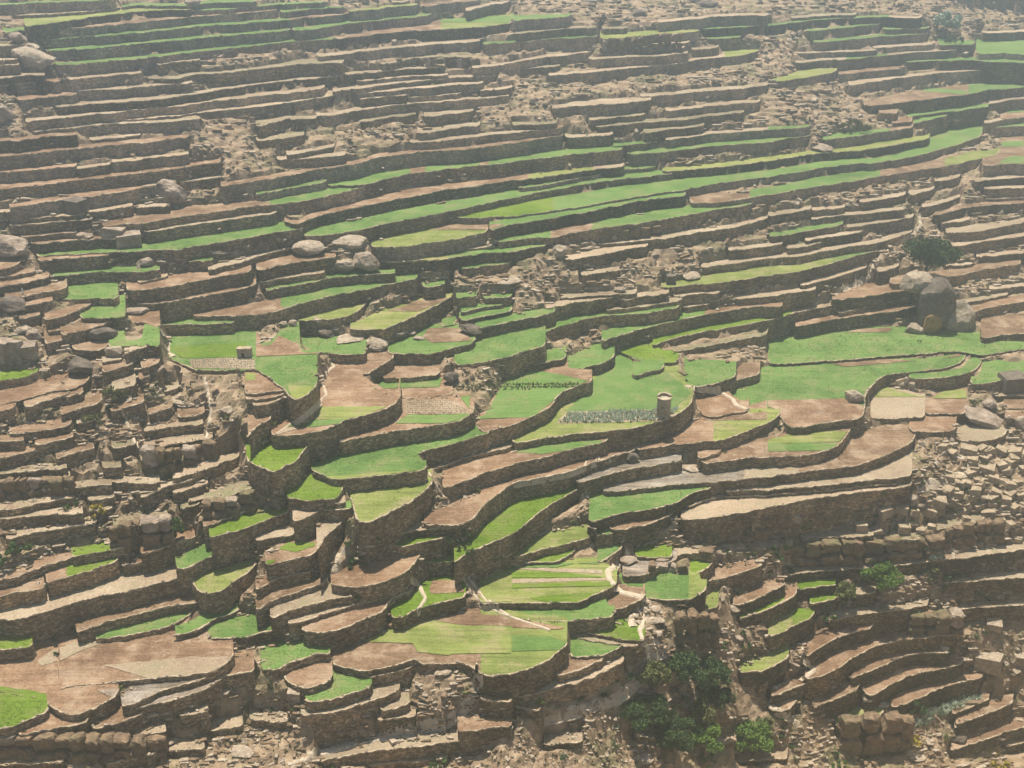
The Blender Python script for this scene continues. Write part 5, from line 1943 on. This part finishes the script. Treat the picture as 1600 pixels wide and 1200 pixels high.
BUSHES = [
 (1452, 869, 32, 24, 'grey', "grey blue green bush at the foot of the right cliff"),
 (1491, 905, 30, 20, 'green', "green bush on the dark slope right of the bright tree"),
 (1457, 908, 20, 26, 'olive', "thin olive bush left of the slope's green bush"),
 (1430, 1116, 32, 28, 'green', "green bush below the lowest curved brown terrace"),
 (180, 624, 36, 24, 'olive', "dark olive bush below the goats"),
 (172, 641, 30, 14, 'dark', "black green bush under the olive one on the spur"),
 (148, 662, 34, 20, 'olive', "sparse olive bush on a spur terrace"),
 (274, 842, 30, 48, 'green', "tall dark green bush beside the pinkish standing blocks"),
 (155, 805, 22, 22, 'yellow', "yellow flowering bush on the left spur"),
 (24, 876, 54, 26, 'green', "wide dark bush at the left edge above the terraces"),
 (1168, 836, 18, 28, 'green', "green bush hanging on the right cliff"),
 (1215, 860, 60, 18, 'green', "green creeper patch at the left foot of the rusty cliff"),
 (1108, 842, 30, 16, 'olive', "low green bush at the corner of the tan terrace"),
 (1560, 1202, 70, 22, 'yellow', "yellow shrub cut by the bottom right corner"),
 (1305, 1202, 44, 14, 'bright', "bright green bush cut by the bottom edge"),
 (510, 1202, 30, 14, 'green', "green bush at the bottom edge left of centre"),
 (684, 1200, 30, 16, 'green', "dark green bush at the bottom edge near the centre"),
 (1425, 1165, 24, 24, 'yellow', "yellowish bush under the grey agaves"),
 (546, 853, 22, 12, 'green', "green hedge bush by the stony stair path"),
 (556, 882, 34, 22, 'green', "green bush on the bank beside the round brown plot"),
 (716, 842, 44, 14, 'dark', "dark hedge on the wall above the bright plots"),
 (730, 862, 40, 12, 'green', "green hedge below the dark hedge"),
 (560, 935, 14, 8, 'green', "small bush in the lower terraces"),
 (1325, 196, 46, 14, 'olive', "mossy scrub on the knoll of the right upper slope"),
 (1340, 206, 40, 16, 'olive', "green scrub on the flank of the mossy knoll"),
 (1490, 66, 40, 10, 'green', "green scrub right of the hazy tree"),
 (1130, 1010, 20, 12, 'green', "green tuft bush in the gorge"),
 (1165, 1012, 30, 12, 'green', "wide green tuft below the leaning slab"),
 (1100, 1190, 40, 20, 'olive', "olive scrub along the bottom right of the grove"),
 (1060, 1100, 34, 20, 'olive', "olive scrub between the grove's trees"),
 (1195, 1140, 36, 18, 'olive', "olive scrub above the light green tree"),
 (985, 1062, 16, 14, 'green', "green bush at the path's bend above the grove"),
 (1295, 968, 26, 12, 'green', "green bush below the small green strips in the gorge"),
 (845, 1100, 14, 18, 'bright', "bright green weeds below the long curved wall"),
]
for k, (u, vb, w_, h_, kd, ph) in enumerate(BUSHES):
    plant(u, vb, w_, h_, kd, 1200 + k, False, 1.6, full=ph)
r = np.random.default_rng(17)
RB = RUBP[(RUBP[:, 1] > 620) & (RUBP[:, 1] < 1195) & (RUBP[:, 0] > 0) & (RUBP[:, 0] < 1600)]
for k in range(110):
    u, v = RB[r.integers(len(RB))] + r.uniform(-3, 3, 2)
    if u < 900 and r.random() < 0.35: continue
    s = r.uniform(6, 13)
    kd = ['olive', 'green', 'olive', 'dark'][r.integers(4)]
    plant(u, v, s * 1.2, s * 0.8, kd, 1500 + k, False, 0.8, base={'olive': "small olive bush", 'green': "small green bush", 'dark': "small dark bush"}[kd], group="small wild bushes on the stony slopes")

# grass tufts and low weeds nobody could count
def blades(spots, size, n, mat, label, rr_, name="weeds"):
    V = []; 
    for c, sc_ in spots:
        for _ in range(n):
            a = rr_.uniform(0, 2 * math.pi); d = np.array([math.cos(a), math.sin(a), 0.0])
            b = np.array([-d[1], d[0], 0.0]); h = size * sc_ * rr_.uniform(0.6, 1.3)
            q = c + d * h * rr_.uniform(0, 0.7)
            V += [q - b * h * 0.3, q + b * h * 0.3, q + d * h * 0.45 + np.array([0, 0, h])]
    if not V: return
    V = np.array(V); f = np.arange(len(V)).reshape(-1, 3)
    return tag(mesh_obj(name, V, f, [mat]), label, kind='stuff')
r = np.random.default_rng(23)
blades([(c, D / FPX) for c, D in tuft_spots], 2.6, 9, ML['olive'], "olive weeds and dry grass among the loose stones", r)
foot = []
for w in W:
    for k in range(len(w['x'])):
        pr_ = 0.5 if (w['U'][k] > 1120 and w['V'][k] > 840) else (0.16 if w['V'][k] > 480 else 0.05)
        if r.random() < pr_:
            D = math.sqrt(w['x'][k] ** 2 + w['y'][k] ** 2 + w['q'] ** 2)
            if r.random() < 0.5: c = np.array([w['x'][k], w['y'][k] - 0.05, w['z'] - r.uniform(0.0, 0.5)])
            else:
                h = pick(w['U'][k], w['V'][k] + (w['Hh'][k] if w['Hh'][k] > 0 else 4) * r.uniform(0.6, 1.05))
                if h is None: continue
                c = np.array(h)
            foot.append((c, D / FPX))
blades(foot, 1.7, 7, ML['green'], "green weeds growing on and under the terrace walls", r)

# vegetable and agave rows
def rows_plot(poly, zfrom, spacing, hgt, mat, label, rr_, up=1.0, name="vegetable_rows"):
    spots = []
    P = np.array(poly, float)
    for v in np.arange(P[:, 1].min(), P[:, 1].max(), spacing[1]):
        for u in np.arange(P[:, 0].min(), P[:, 0].max(), spacing[0]):
            a, b = u + rr_.normal() * 0.5, v + rr_.normal() * 0.35
            inside = False
            for k in range(len(P)):
                p0, p1 = P[k], P[(k + 1) % len(P)]
                if (p0[1] > b) != (p1[1] > b) and a < (p1[0] - p0[0]) * (b - p0[1]) / (p1[1] - p0[1]) + p0[0]: inside = not inside
            if not inside: continue
            h = pick(a, b)
            if h is not None: spots.append((np.array(h), (h - CAMP).length / FPX))
    blades(spots, hgt, 8, mat, label, rr_, name)
rows_plot([(295, 561), (370, 559), (400, 560), (400, 576), (300, 575)], 0, (3.4, 3.0), 2.0, ML['grey'], "grey green cabbages in the plot by the small hut", r)
rows_plot([(630, 624), (698, 623), (734, 645), (636, 647)], 0, (3.6, 3.2), 2.0, ML['olive'], "young plants on the brown central plot", r)
rows_plot([(715, 602), (905, 597), (903, 607), (712, 611)], 0, (3.6, 4.0), 3.4, ML['olive'], "two rows of upright plants across the green field", r)
rows_plot([(870, 662), (888, 646), (1025, 640), (1062, 640), (1045, 650), (1028, 658)], 0, (3.4, 3.2), 4.4, ML['grey'], "rows of tall grey green agaves beside the watchtower", r)
rows_plot([(1422, 1140), (1440, 1118), (1500, 1092), (1540, 1088), (1490, 1110), (1450, 1130)], 0, (3.2, 3.2), 4.6, ML['grey'], "grey agaves on the lower right bank", r, name="agaves")

# ---------------------------------------------------------------- watchtower
def ring_wall(root, p, r0, r1, H, n, seed):
    """courses of stones laid round, each a part of its own near the top rim"""
    rr_ = np.random.default_rng(seed)
    segs = 40; rows_ = 18
    V = []
    for j in range(rows_ + 1):
        f = j / rows_; rad = r0 + (r1 - r0) * f
        for k in range(segs):
            a = 2 * math.pi * k / segs
            rj = rad * (1 + 0.018 * rr_.normal())
            z = f * H
            if j == rows_: z += rr_.uniform(-0.12, 0.12) + (0.22 if math.sin(a) > 0.1 else -0.1)
            V.append((math.cos(a) * rj, math.sin(a) * rj, z))
    for k in range(segs):                       # inner face of the parapet
        a = 2 * math.pi * k / segs
        V.append((math.cos(a) * r1 * 0.78, math.sin(a) * r1 * 0.78, V[rows_ * segs + k][2] - 0.02))
    for k in range(segs):
        a = 2 * math.pi * k / segs
        V.append((math.cos(a) * r1 * 0.78, math.sin(a) * r1 * 0.78, H - 0.18))
    V.append((0, 0, H - 0.15))
    F = []
    for j in range(rows_ + 2):
        for k in range(segs):
            F.append((j * segs + k, j * segs + (k + 1) % segs, (j + 1) * segs + (k + 1) % segs, (j + 1) * segs + k))
    top = (rows_ + 2) * segs
    for k in range(segs): F.append((top + k, top + (k + 1) % segs, len(V) - 1))
    return np.array(V), F
p = pick(1037.5, 655)
D = (p - CAMP).length; m_ = D / FPX
MT = m_wall("tower_stone", (0.46, 0.38, 0.29), (0.55, 0.46, 0.355), (0.64, 0.55, 0.44), 0.0)
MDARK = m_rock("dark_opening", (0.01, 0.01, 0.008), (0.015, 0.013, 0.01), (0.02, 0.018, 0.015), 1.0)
tower = bpy.data.objects.new("watchtower", None); COL.objects.link(tower); tower.location = p
R0 = 11.2 * m_; TH = 34 * m_
tv, tf = ring_wall(tower, p, R0, R0 * 0.93, TH, 0, 3)
tc = np.array([p.x, p.y + R0 * 0.9, p.z - 0.1])
mesh_obj("tower_wall", tv + tc, tf, [MT], parent=tower)
wx = -0.36; wy = -math.sqrt(1 - wx * wx)
wc = tc + np.array([wx * R0 * 0.985, wy * R0 * 0.985, TH * 0.60])
bv = np.array([(a, b, c) for a in (-1, 1) for b in (-1, 1) for c in (-1, 1)], float)
bf = [(0, 1, 3, 2), (4, 6, 7, 5), (0, 4, 5, 1), (2, 3, 7, 6), (0, 2, 6, 4), (1, 5, 7, 3)]
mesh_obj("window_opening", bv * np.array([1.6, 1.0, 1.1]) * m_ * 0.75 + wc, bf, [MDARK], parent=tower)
mesh_obj("window_lintel", bv * np.array([2.6, 1.2, 0.5]) * m_ * 0.8 + wc + np.array([0, -0.02, 1.5 * m_]), bf, [MT], parent=tower)
for k in range(26):
    a = 2 * math.pi * k / 26
    s_ = np.array([0.26, 0.2, 0.10]) * rng.uniform(0.8, 1.3)
    R_ = np.array(Matrix.Rotation(a + math.pi / 2, 3, 'Z'))
    c = tc + np.array([math.cos(a) * R0 * 0.86, math.sin(a) * R0 * 0.86, TH + 0.04 + (0.22 if math.sin(a) > 0.1 else -0.1)])
    mesh_obj("rim_stone", (bv * s_) @ R_.T + c, bf, [MCOPE], parent=tower)
reg_thing(tower, None, "tower", None, 1037, 637, full="round tan stone watchtower standing beside the agave rows")

# ---------------------------------------------------------------- small stone hut
p = pick(381.5, 559); D = (p - CAMP).length; m_ = D / FPX
hut = bpy.data.objects.new("stone_hut", None); COL.objects.link(hut); hut.location = p
hw, hd, hh = 10.3 * m_, 6 * m_, 12.0 * m_
hc = np.array([p.x, p.y + hd, p.z])
bx8 = bv * np.array([hw, hd, hh / 2]) + hc + np.array([0, 0, hh / 2])
bx8 += rng.normal(size=bx8.shape) * 0.03
mesh_obj("hut_wall", bx8, bf, [MT], parent=hut)
mesh_obj("roof", bv * np.array([hw * 1.03, hd * 1.03, 0.12]) + hc + np.array([0, 0, hh + 0.1]), bf, [MCOPE], parent=hut)
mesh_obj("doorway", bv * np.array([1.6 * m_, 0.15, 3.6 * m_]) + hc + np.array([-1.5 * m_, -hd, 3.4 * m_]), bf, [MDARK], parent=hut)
for k in range(9):
    s_ = np.array([hw * 0.11, 0.22, 0.11]) * rng.uniform(0.8, 1.1)
    mesh_obj("roof_stone", bv * s_ + hc + np.array([-hw + hw * 0.11 + k * hw * 0.222, -hd * 0.95, hh + 0.3]), bf, [MCOPE], parent=hut)
reg_thing(hut, None, "hut", None, 381, 551, full="small square stone hut at the corner of the cabbage plot")

# ---------------------------------------------------------------- people and goats
def skin_body(name, pts, edges, root_i, mat, parent, sub=1):
    me = bpy.data.meshes.new(name)
    me.from_pydata([q[:3] for q in pts], edges, [])
    o = bpy.data.objects.new(name, me); COL.objects.link(o); o.parent = parent
    sm = o.modifiers.new("skin", 'SKIN'); sm.use_smooth_shade = True
    lay = me.skin_vertices[0].data
    for k, q in enumerate(pts):
        rr_ = q[3] if isinstance(q[3], tuple) else (q[3], q[3])
        lay[k].radius = rr_; lay[k].use_root = (k == root_i)
    ss_ = o.modifiers.new("subsurf", 'SUBSURF'); ss_.levels = sub; ss_.render_levels = sub
    me.materials.append(mat)
    return o
def flat_mat(name, c, rough=0.9):
    m, nt, b = new_mat(name, rough)
    n = noise_tex(nt, pos(nt), 6.0, 3)
    nt.links.new(ramp(nt, n, [(0.3, tuple(x * 0.8 for x in c)), (0.7, tuple(min(1, x * 1.15) for x in c))]), b.inputs['Base Color'])
    return m
MSKIN = flat_mat("brown_skin", (0.20, 0.11, 0.07)); MBLACK = flat_mat("black_cloth", (0.018, 0.017, 0.02)); MWHITE = flat_mat("white_cloth", (0.72, 0.72, 0.68))
MREDC = flat_mat("red_brown_cloth", (0.28, 0.07, 0.05)); MHAIR = flat_mat("black_hair", (0.012, 0.01, 0.009)); MGBR = flat_mat("brown_goat_hair", (0.12, 0.06, 0.03))

def person(u, v, px, pose, cloth, headc, full, hdg=0.0, skirt=True):
    p = pick(u, v)
    if p is None: return
    m_ = (p - CAMP).length / FPX
    S = px * m_ / 1.72
    root = bpy.data.objects.new("person", None); COL.objects.link(root); root.location = p; root.scale = (S, S, S); root.rotation_euler = (0, 0, hdg)
    if pose == 'stand':
        P = [(0, 0, 0.95, 0.15), (0, 0, 1.15, 0.13), (0, 0, 1.36, (0.17, 0.11)), (0, 0, 1.47, 0.055), (0, -0.01, 1.56, 0.085), (0, -0.01, 1.66, 0.08),
             (0.1, 0, 0.9, 0.10), (0.11, -0.05, 0.5, 0.07), (0.11, 0.05, 0.08, 0.045), (0.11, -0.09, 0.04, 0.04),
             (-0.1, 0, 0.9, 0.10), (-0.11, 0.06, 0.5, 0.07), (-0.11, 0.16, 0.1, 0.045), (-0.11, 0.04, 0.05, 0.04),
             (0.19, 0, 1.38, 0.055), (0.25, -0.02, 1.1, 0.045), (0.24, -0.14, 0.86, 0.035), (0.24, -0.2, 0.8, 0.03),
             (-0.19, 0, 1.38, 0.055), (-0.25, 0.03, 1.1, 0.045), (-0.25, -0.03, 0.85, 0.035), (-0.25, -0.07, 0.78, 0.03)]
        E = [(0, 1), (1, 2), (2, 3), (3, 4), (4, 5), (0, 6), (6, 7), (7, 8), (8, 9), (0, 10), (10, 11), (11, 12), (12, 13), (2, 14), (14, 15), (15, 16), (16, 17), (2, 18), (18, 19), (19, 20), (20, 21)]
        head = (0, -0.01, 1.63)
    else:   # bending over the crop
        P = [(0, 0.1, 0.86, 0.15), (0, -0.1, 0.98, 0.14), (0, -0.32, 0.98, (0.16, 0.12)), (0, -0.44, 0.93, 0.055), (0, -0.52, 0.88, 0.085), (0, -0.6, 0.83, 0.08),
             (0.1, 0.1, 0.8, 0.10), (0.12, 0.02, 0.44, 0.07), (0.12, 0.12, 0.08, 0.045), (0.12, 0.0, 0.04, 0.04),
             (-0.1, 0.1, 0.8, 0.10), (-0.12, 0.0, 0.44, 0.07), (-0.12, 0.1, 0.08, 0.045), (-0.12, -0.02, 0.04, 0.04),
             (0.18, -0.33, 0.93, 0.05), (0.2, -0.38, 0.64, 0.042), (0.16, -0.42, 0.4, 0.033), (0.15, -0.45, 0.32, 0.028),
             (-0.18, -0.33, 0.93, 0.05), (-0.2, -0.38, 0.64, 0.042), (-0.16, -0.42, 0.4, 0.033), (-0.15, -0.45, 0.32, 0.028)]
        E = [(0, 1), (1, 2), (2, 3), (3, 4), (4, 5), (0, 6), (6, 7), (7, 8), (8, 9), (0, 10), (10, 11), (11, 12), (12, 13), (2, 14), (14, 15), (15, 16), (16, 17), (2, 18), (18, 19), (19, 20), (20, 21)]
        head = (0, -0.6, 0.84)
    skin_body("body", P, E, 0, MSKIN, root)
    # robe over the body
    seg = 14; V, F = [], []
    if pose == 'stand': rings = [((0, 0, 1.44), 0.12, 0.09), ((0, 0, 1.38), 0.24, 0.14), ((0, 0, 1.15), 0.19, 0.16), ((0, 0, 0.92), 0.21, 0.19), ((0, 0.02, 0.55), 0.25, 0.22), ((0, 0.03, 0.2), 0.28, 0.26)]
    else: rings = [((0, -0.42, 0.96), 0.12, 0.09), ((0, -0.34, 0.99), 0.24, 0.16), ((0, -0.1, 1.0), 0.2, 0.18), ((0, 0.12, 0.88), 0.22, 0.2), ((0, 0.14, 0.55), 0.24, 0.2), ((0, 0.12, 0.22), 0.26, 0.22)]
    for c, a_, b_ in rings:
        for k in range(seg):
            t = 2 * math.pi * k / seg
            V.append((c[0] + math.cos(t) * a_, c[1] + math.sin(t) * b_, c[2]))
    for j in range(len(rings) - 1):
        for k in range(seg): F.append((j * seg + k, j * seg + (k + 1) % seg, (j + 1) * seg + (k + 1) % seg, (j + 1) * seg + k))
    me = bpy.data.meshes.new("robe"); me.from_pydata(V, [], F); me.materials.append(cloth)
    o = bpy.data.objects.new("robe", me); COL.objects.link(o); o.parent = root
    hv, hf = ICO3
    hv2 = hv * np.array([0.125, 0.13, 0.105]) + np.array(head) + np.array([0, 0.02, 0.05])
    me = bpy.data.meshes.new("head_cloth"); me.from_pydata(hv2.tolist(), [], hf); me.materials.append(headc)
    o = bpy.data.objects.new("head_cloth", me); COL.objects.link(o); o.parent = root
    nose = bv * np.array([0.015, 0.02, 0.02]) + np.array(head) + np.array([0, -0.11, -0.03])
    reg_thing(root, None, "person", None, u, v - px / 2, full=full)
person(745, 1051, 17.5, 'stand', MBLACK, MWHITE, "person in a black robe and white headcloth on the stair path", 0.3)
person(1434.5, 534, 5.5, 'bend', MBLACK, MBLACK, "left of the two dark clothed people bending in the big green field", 0.5)
person(1438.5, 535, 6.0, 'bend', MBLACK, MREDC, "right of the two dark clothed people bending in the big green field", -0.9)
person(36, 459.5, 8.5, 'stand', MWHITE, MWHITE, "person in white on the brown terrace of the left spur", 0.0)
person(1575, 654, 8.0, 'bend', MWHITE, MWHITE, "person in pale clothes bending at the right edge below the slab", 1.2)

def goat(u, v, px, col, hdg, full):
    p = pick(u, v)
    if p is None: return
    S = px * (p - CAMP).length / FPX / 1.15
    root = bpy.data.objects.new("goat", None); COL.objects.link(root); root.location = p; root.scale = (S, S, S); root.rotation_euler = (0, 0, hdg)
    P = [(0, 0, 0.62, 0.17), (0.3, 0, 0.6, (0.15, 0.2)), (-0.3, 0, 0.63, 0.16), (0.46, 0, 0.74, 0.09), (0.58, 0, 0.9, 0.07), (0.68, 0, 0.92, 0.07), (0.8, 0, 0.84, 0.04),
         (0.32, 0.1, 0.42, 0.065), (0.32, 0.1, 0.22, 0.035), (0.33, 0.1, 0.02, 0.03), (0.32, -0.1, 0.42, 0.065), (0.32, -0.1, 0.22, 0.035), (0.33, -0.1, 0.02, 0.03),
         (-0.3, 0.1, 0.44, 0.08), (-0.4, 0.1, 0.26, 0.035), (-0.36, 0.1, 0.02, 0.03), (-0.3, -0.1, 0.44, 0.08), (-0.4, -0.1, 0.26, 0.035), (-0.36, -0.1, 0.02, 0.03),
         (-0.46, 0, 0.72, 0.03), (-0.52, 0, 0.8, 0.02), (0.64, 0.05, 1.0, 0.02), (0.56, 0.07, 1.1, 0.012), (0.64, -0.05, 1.0, 0.02), (0.56, -0.07, 1.1, 0.012)]
    E = [(0, 1), (0, 2), (1, 3), (3, 4), (4, 5), (5, 6), (1, 7), (7, 8), (8, 9), (1, 10), (10, 11), (11, 12), (2, 13), (13, 14), (14, 15), (2, 16), (16, 17), (17, 18), (2, 19), (19, 20), (5, 21), (21, 22), (5, 23), (23, 24)]
    skin_body("body", P, E, 0, col, root)
    reg_thing(root, None, "goat", "goats by the overhanging boulder", u, v, full=full)
for (u, v, px, c, hd, ph) in [
    (176, 608, 5.5, MHAIR, 0.6, "black goat on the green weeds above the olive bush"),
    (201, 600, 4.5, MHAIR, 0.2, "dark goat at the right end of the pale flat, right one of a pair"),
    (197, 600, 4.0, MGBR, 3.0, "brown goat at the right end of the pale flat, left one of a pair"),
    (164, 597, 4.0, MGBR, 2.6, "brown goat alone on the pale flat left of the pair"),
    (71, 594, 5.0, MHAIR, 0.4, "black goat at the end of the bright green spur terrace"),
    (99, 601, 5.5, MHAIR, 2.9, "dark goat in the middle of the brown spur terrace"),
    (103, 590, 4.0, MGBR, 0.1, "brown goat high on the brown spur terrace"),
    (120, 590, 4.0, MGBR, 0.3, "brown goat at the foot of the great overhanging boulder"),
    (752, 666 - 666 + 1030, 0, None, 0, None)][:8]:
    goat(u, v, px, c, hd, ph)

# ---------------------------------------------------------------- terrace walls: the 300 that show largest are things, the rest one mass
LAND = [("watchtower", 1037, 640), ("lone dark acacia", 1440, 405), ("great split rock", 1470, 485), ("central boulder cluster", 540, 405),
        ("leaning grey boulder", 270, 305), ("pink boulder", 56, 95), ("stone hut", 381, 552), ("goats", 165, 595), ("bottom grove", 1070, 1110),
        ("bright green tree", 1372, 905), ("pale cube boulder", 1541, 1038), ("sloping grey slab", 1534, 655), ("yellow flowering bush", 155, 795),
        ("stair path person", 745, 1042), ("hazy grey tree", 1476, 42), ("mossy knoll", 1325, 190), ("round brown plot", 595, 885),
        ("sandstone blocks", 1480, 760), ("bottom left cliff", 110, 1170), ("dark mossy crag", 1080, 985), ("pale pointed boulder", 588, 540),
        ("bare top slope", 1000, 25), ("gorge terraces", 1400, 1060), ("rusty cliff", 1320, 865)]
def where(u, v):
    best = min(LAND, key=lambda l: math.hypot(l[1] - u, (l[2] - v) * 1.3))
    du, dv = u - best[1], v - best[2]
    d = math.hypot(du, dv)
    far = "close " if d < 45 else ("" if d < 130 else "well ")
    if abs(du) > 2.2 * abs(dv): s = "left of" if du < 0 else "right of"
    elif abs(dv) > 2.2 * abs(du): s = "above" if dv < 0 else "below"
    else: s = ("above left of" if du < 0 else "above right of") if dv < 0 else ("below left of" if du < 0 else "below right of")
    return f"{far}{s} the {best[0]}"
order = sorted(range(nW), key=lambda i: -W[i]['vis'])
keep = set([i for i in order if W[i]['c'][0] != 'r'][:298])
CW = {'g': "green plot", 'G': "bright green plot", 'y': "yellow green plot", 'b': "brown soil", 't': "pale soil", 'r': "stony ground", 'w': "ridged soil"}
low_v, low_f, low_m, n0 = [], [], [], 0
for i, w in enumerate(W):
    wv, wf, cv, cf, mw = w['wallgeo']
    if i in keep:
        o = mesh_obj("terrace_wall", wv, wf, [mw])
        c = mesh_obj("coping", cv, cf, [MCOPE], parent=o)
        L = w['U'][-1] - w['U'][0]
        size = "long" if L > 240 else ("short" if L < 70 else "")
        rise = np.polyfit(w['U'], w['V'], 2)[0] * L * L
        shape = "curved" if abs(rise) > 22 else ""
        cc = max(set(w['C']), key=w['C'].count)
        base = " ".join(x for x in (size, shape, "stone wall under", CW[cc]) if x)
        o['kind'] = 'thing'
        um = float(np.clip(w['U'].mean(), 0, 1600))
        reg_thing(o, base, "wall", "dry stone terrace walls", um, float(np.interp(um, w['U'], w['V'])))
    else:
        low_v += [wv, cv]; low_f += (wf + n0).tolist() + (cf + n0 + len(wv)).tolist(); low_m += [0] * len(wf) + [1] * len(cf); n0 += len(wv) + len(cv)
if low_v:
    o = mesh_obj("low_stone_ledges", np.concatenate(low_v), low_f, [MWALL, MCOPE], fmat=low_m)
    tag(o, "the many low broken walls and ledges on the stony slopes", kind='stuff')

# ---------------------------------------------------------------- labels
ORD = ["", "second", "third", "fourth", "fifth", "sixth", "seventh", "eighth", "ninth", "tenth", "eleventh", "twelfth", "thirteenth", "fourteenth"]
buckets = {}
for t in THINGS:
    o, base, cat, group, u, v, full = t
    lab = full if full else f"{base} {where(u, v)}"
    buckets.setdefault(lab, []).append(t)
for lab, ts in buckets.items():
    ts.sort(key=lambda t: t[5])
    for k, t in enumerate(ts):
        l = lab
        if len(ts) > 1:
            l = f"{lab}, {'topmost' if k == 0 else (ORD[k] + ' from top' if k < len(ORD) and k < len(ts) - 1 else ('lowest' if k == len(ts) - 1 else 'mid row'))}"
        tag(t[0], l, t[2], t[3])
        t[0]['kind'] = 'thing'
for o in COL.objects:
    for k in ('_px', '_w'):
        if k in o: del o[k]
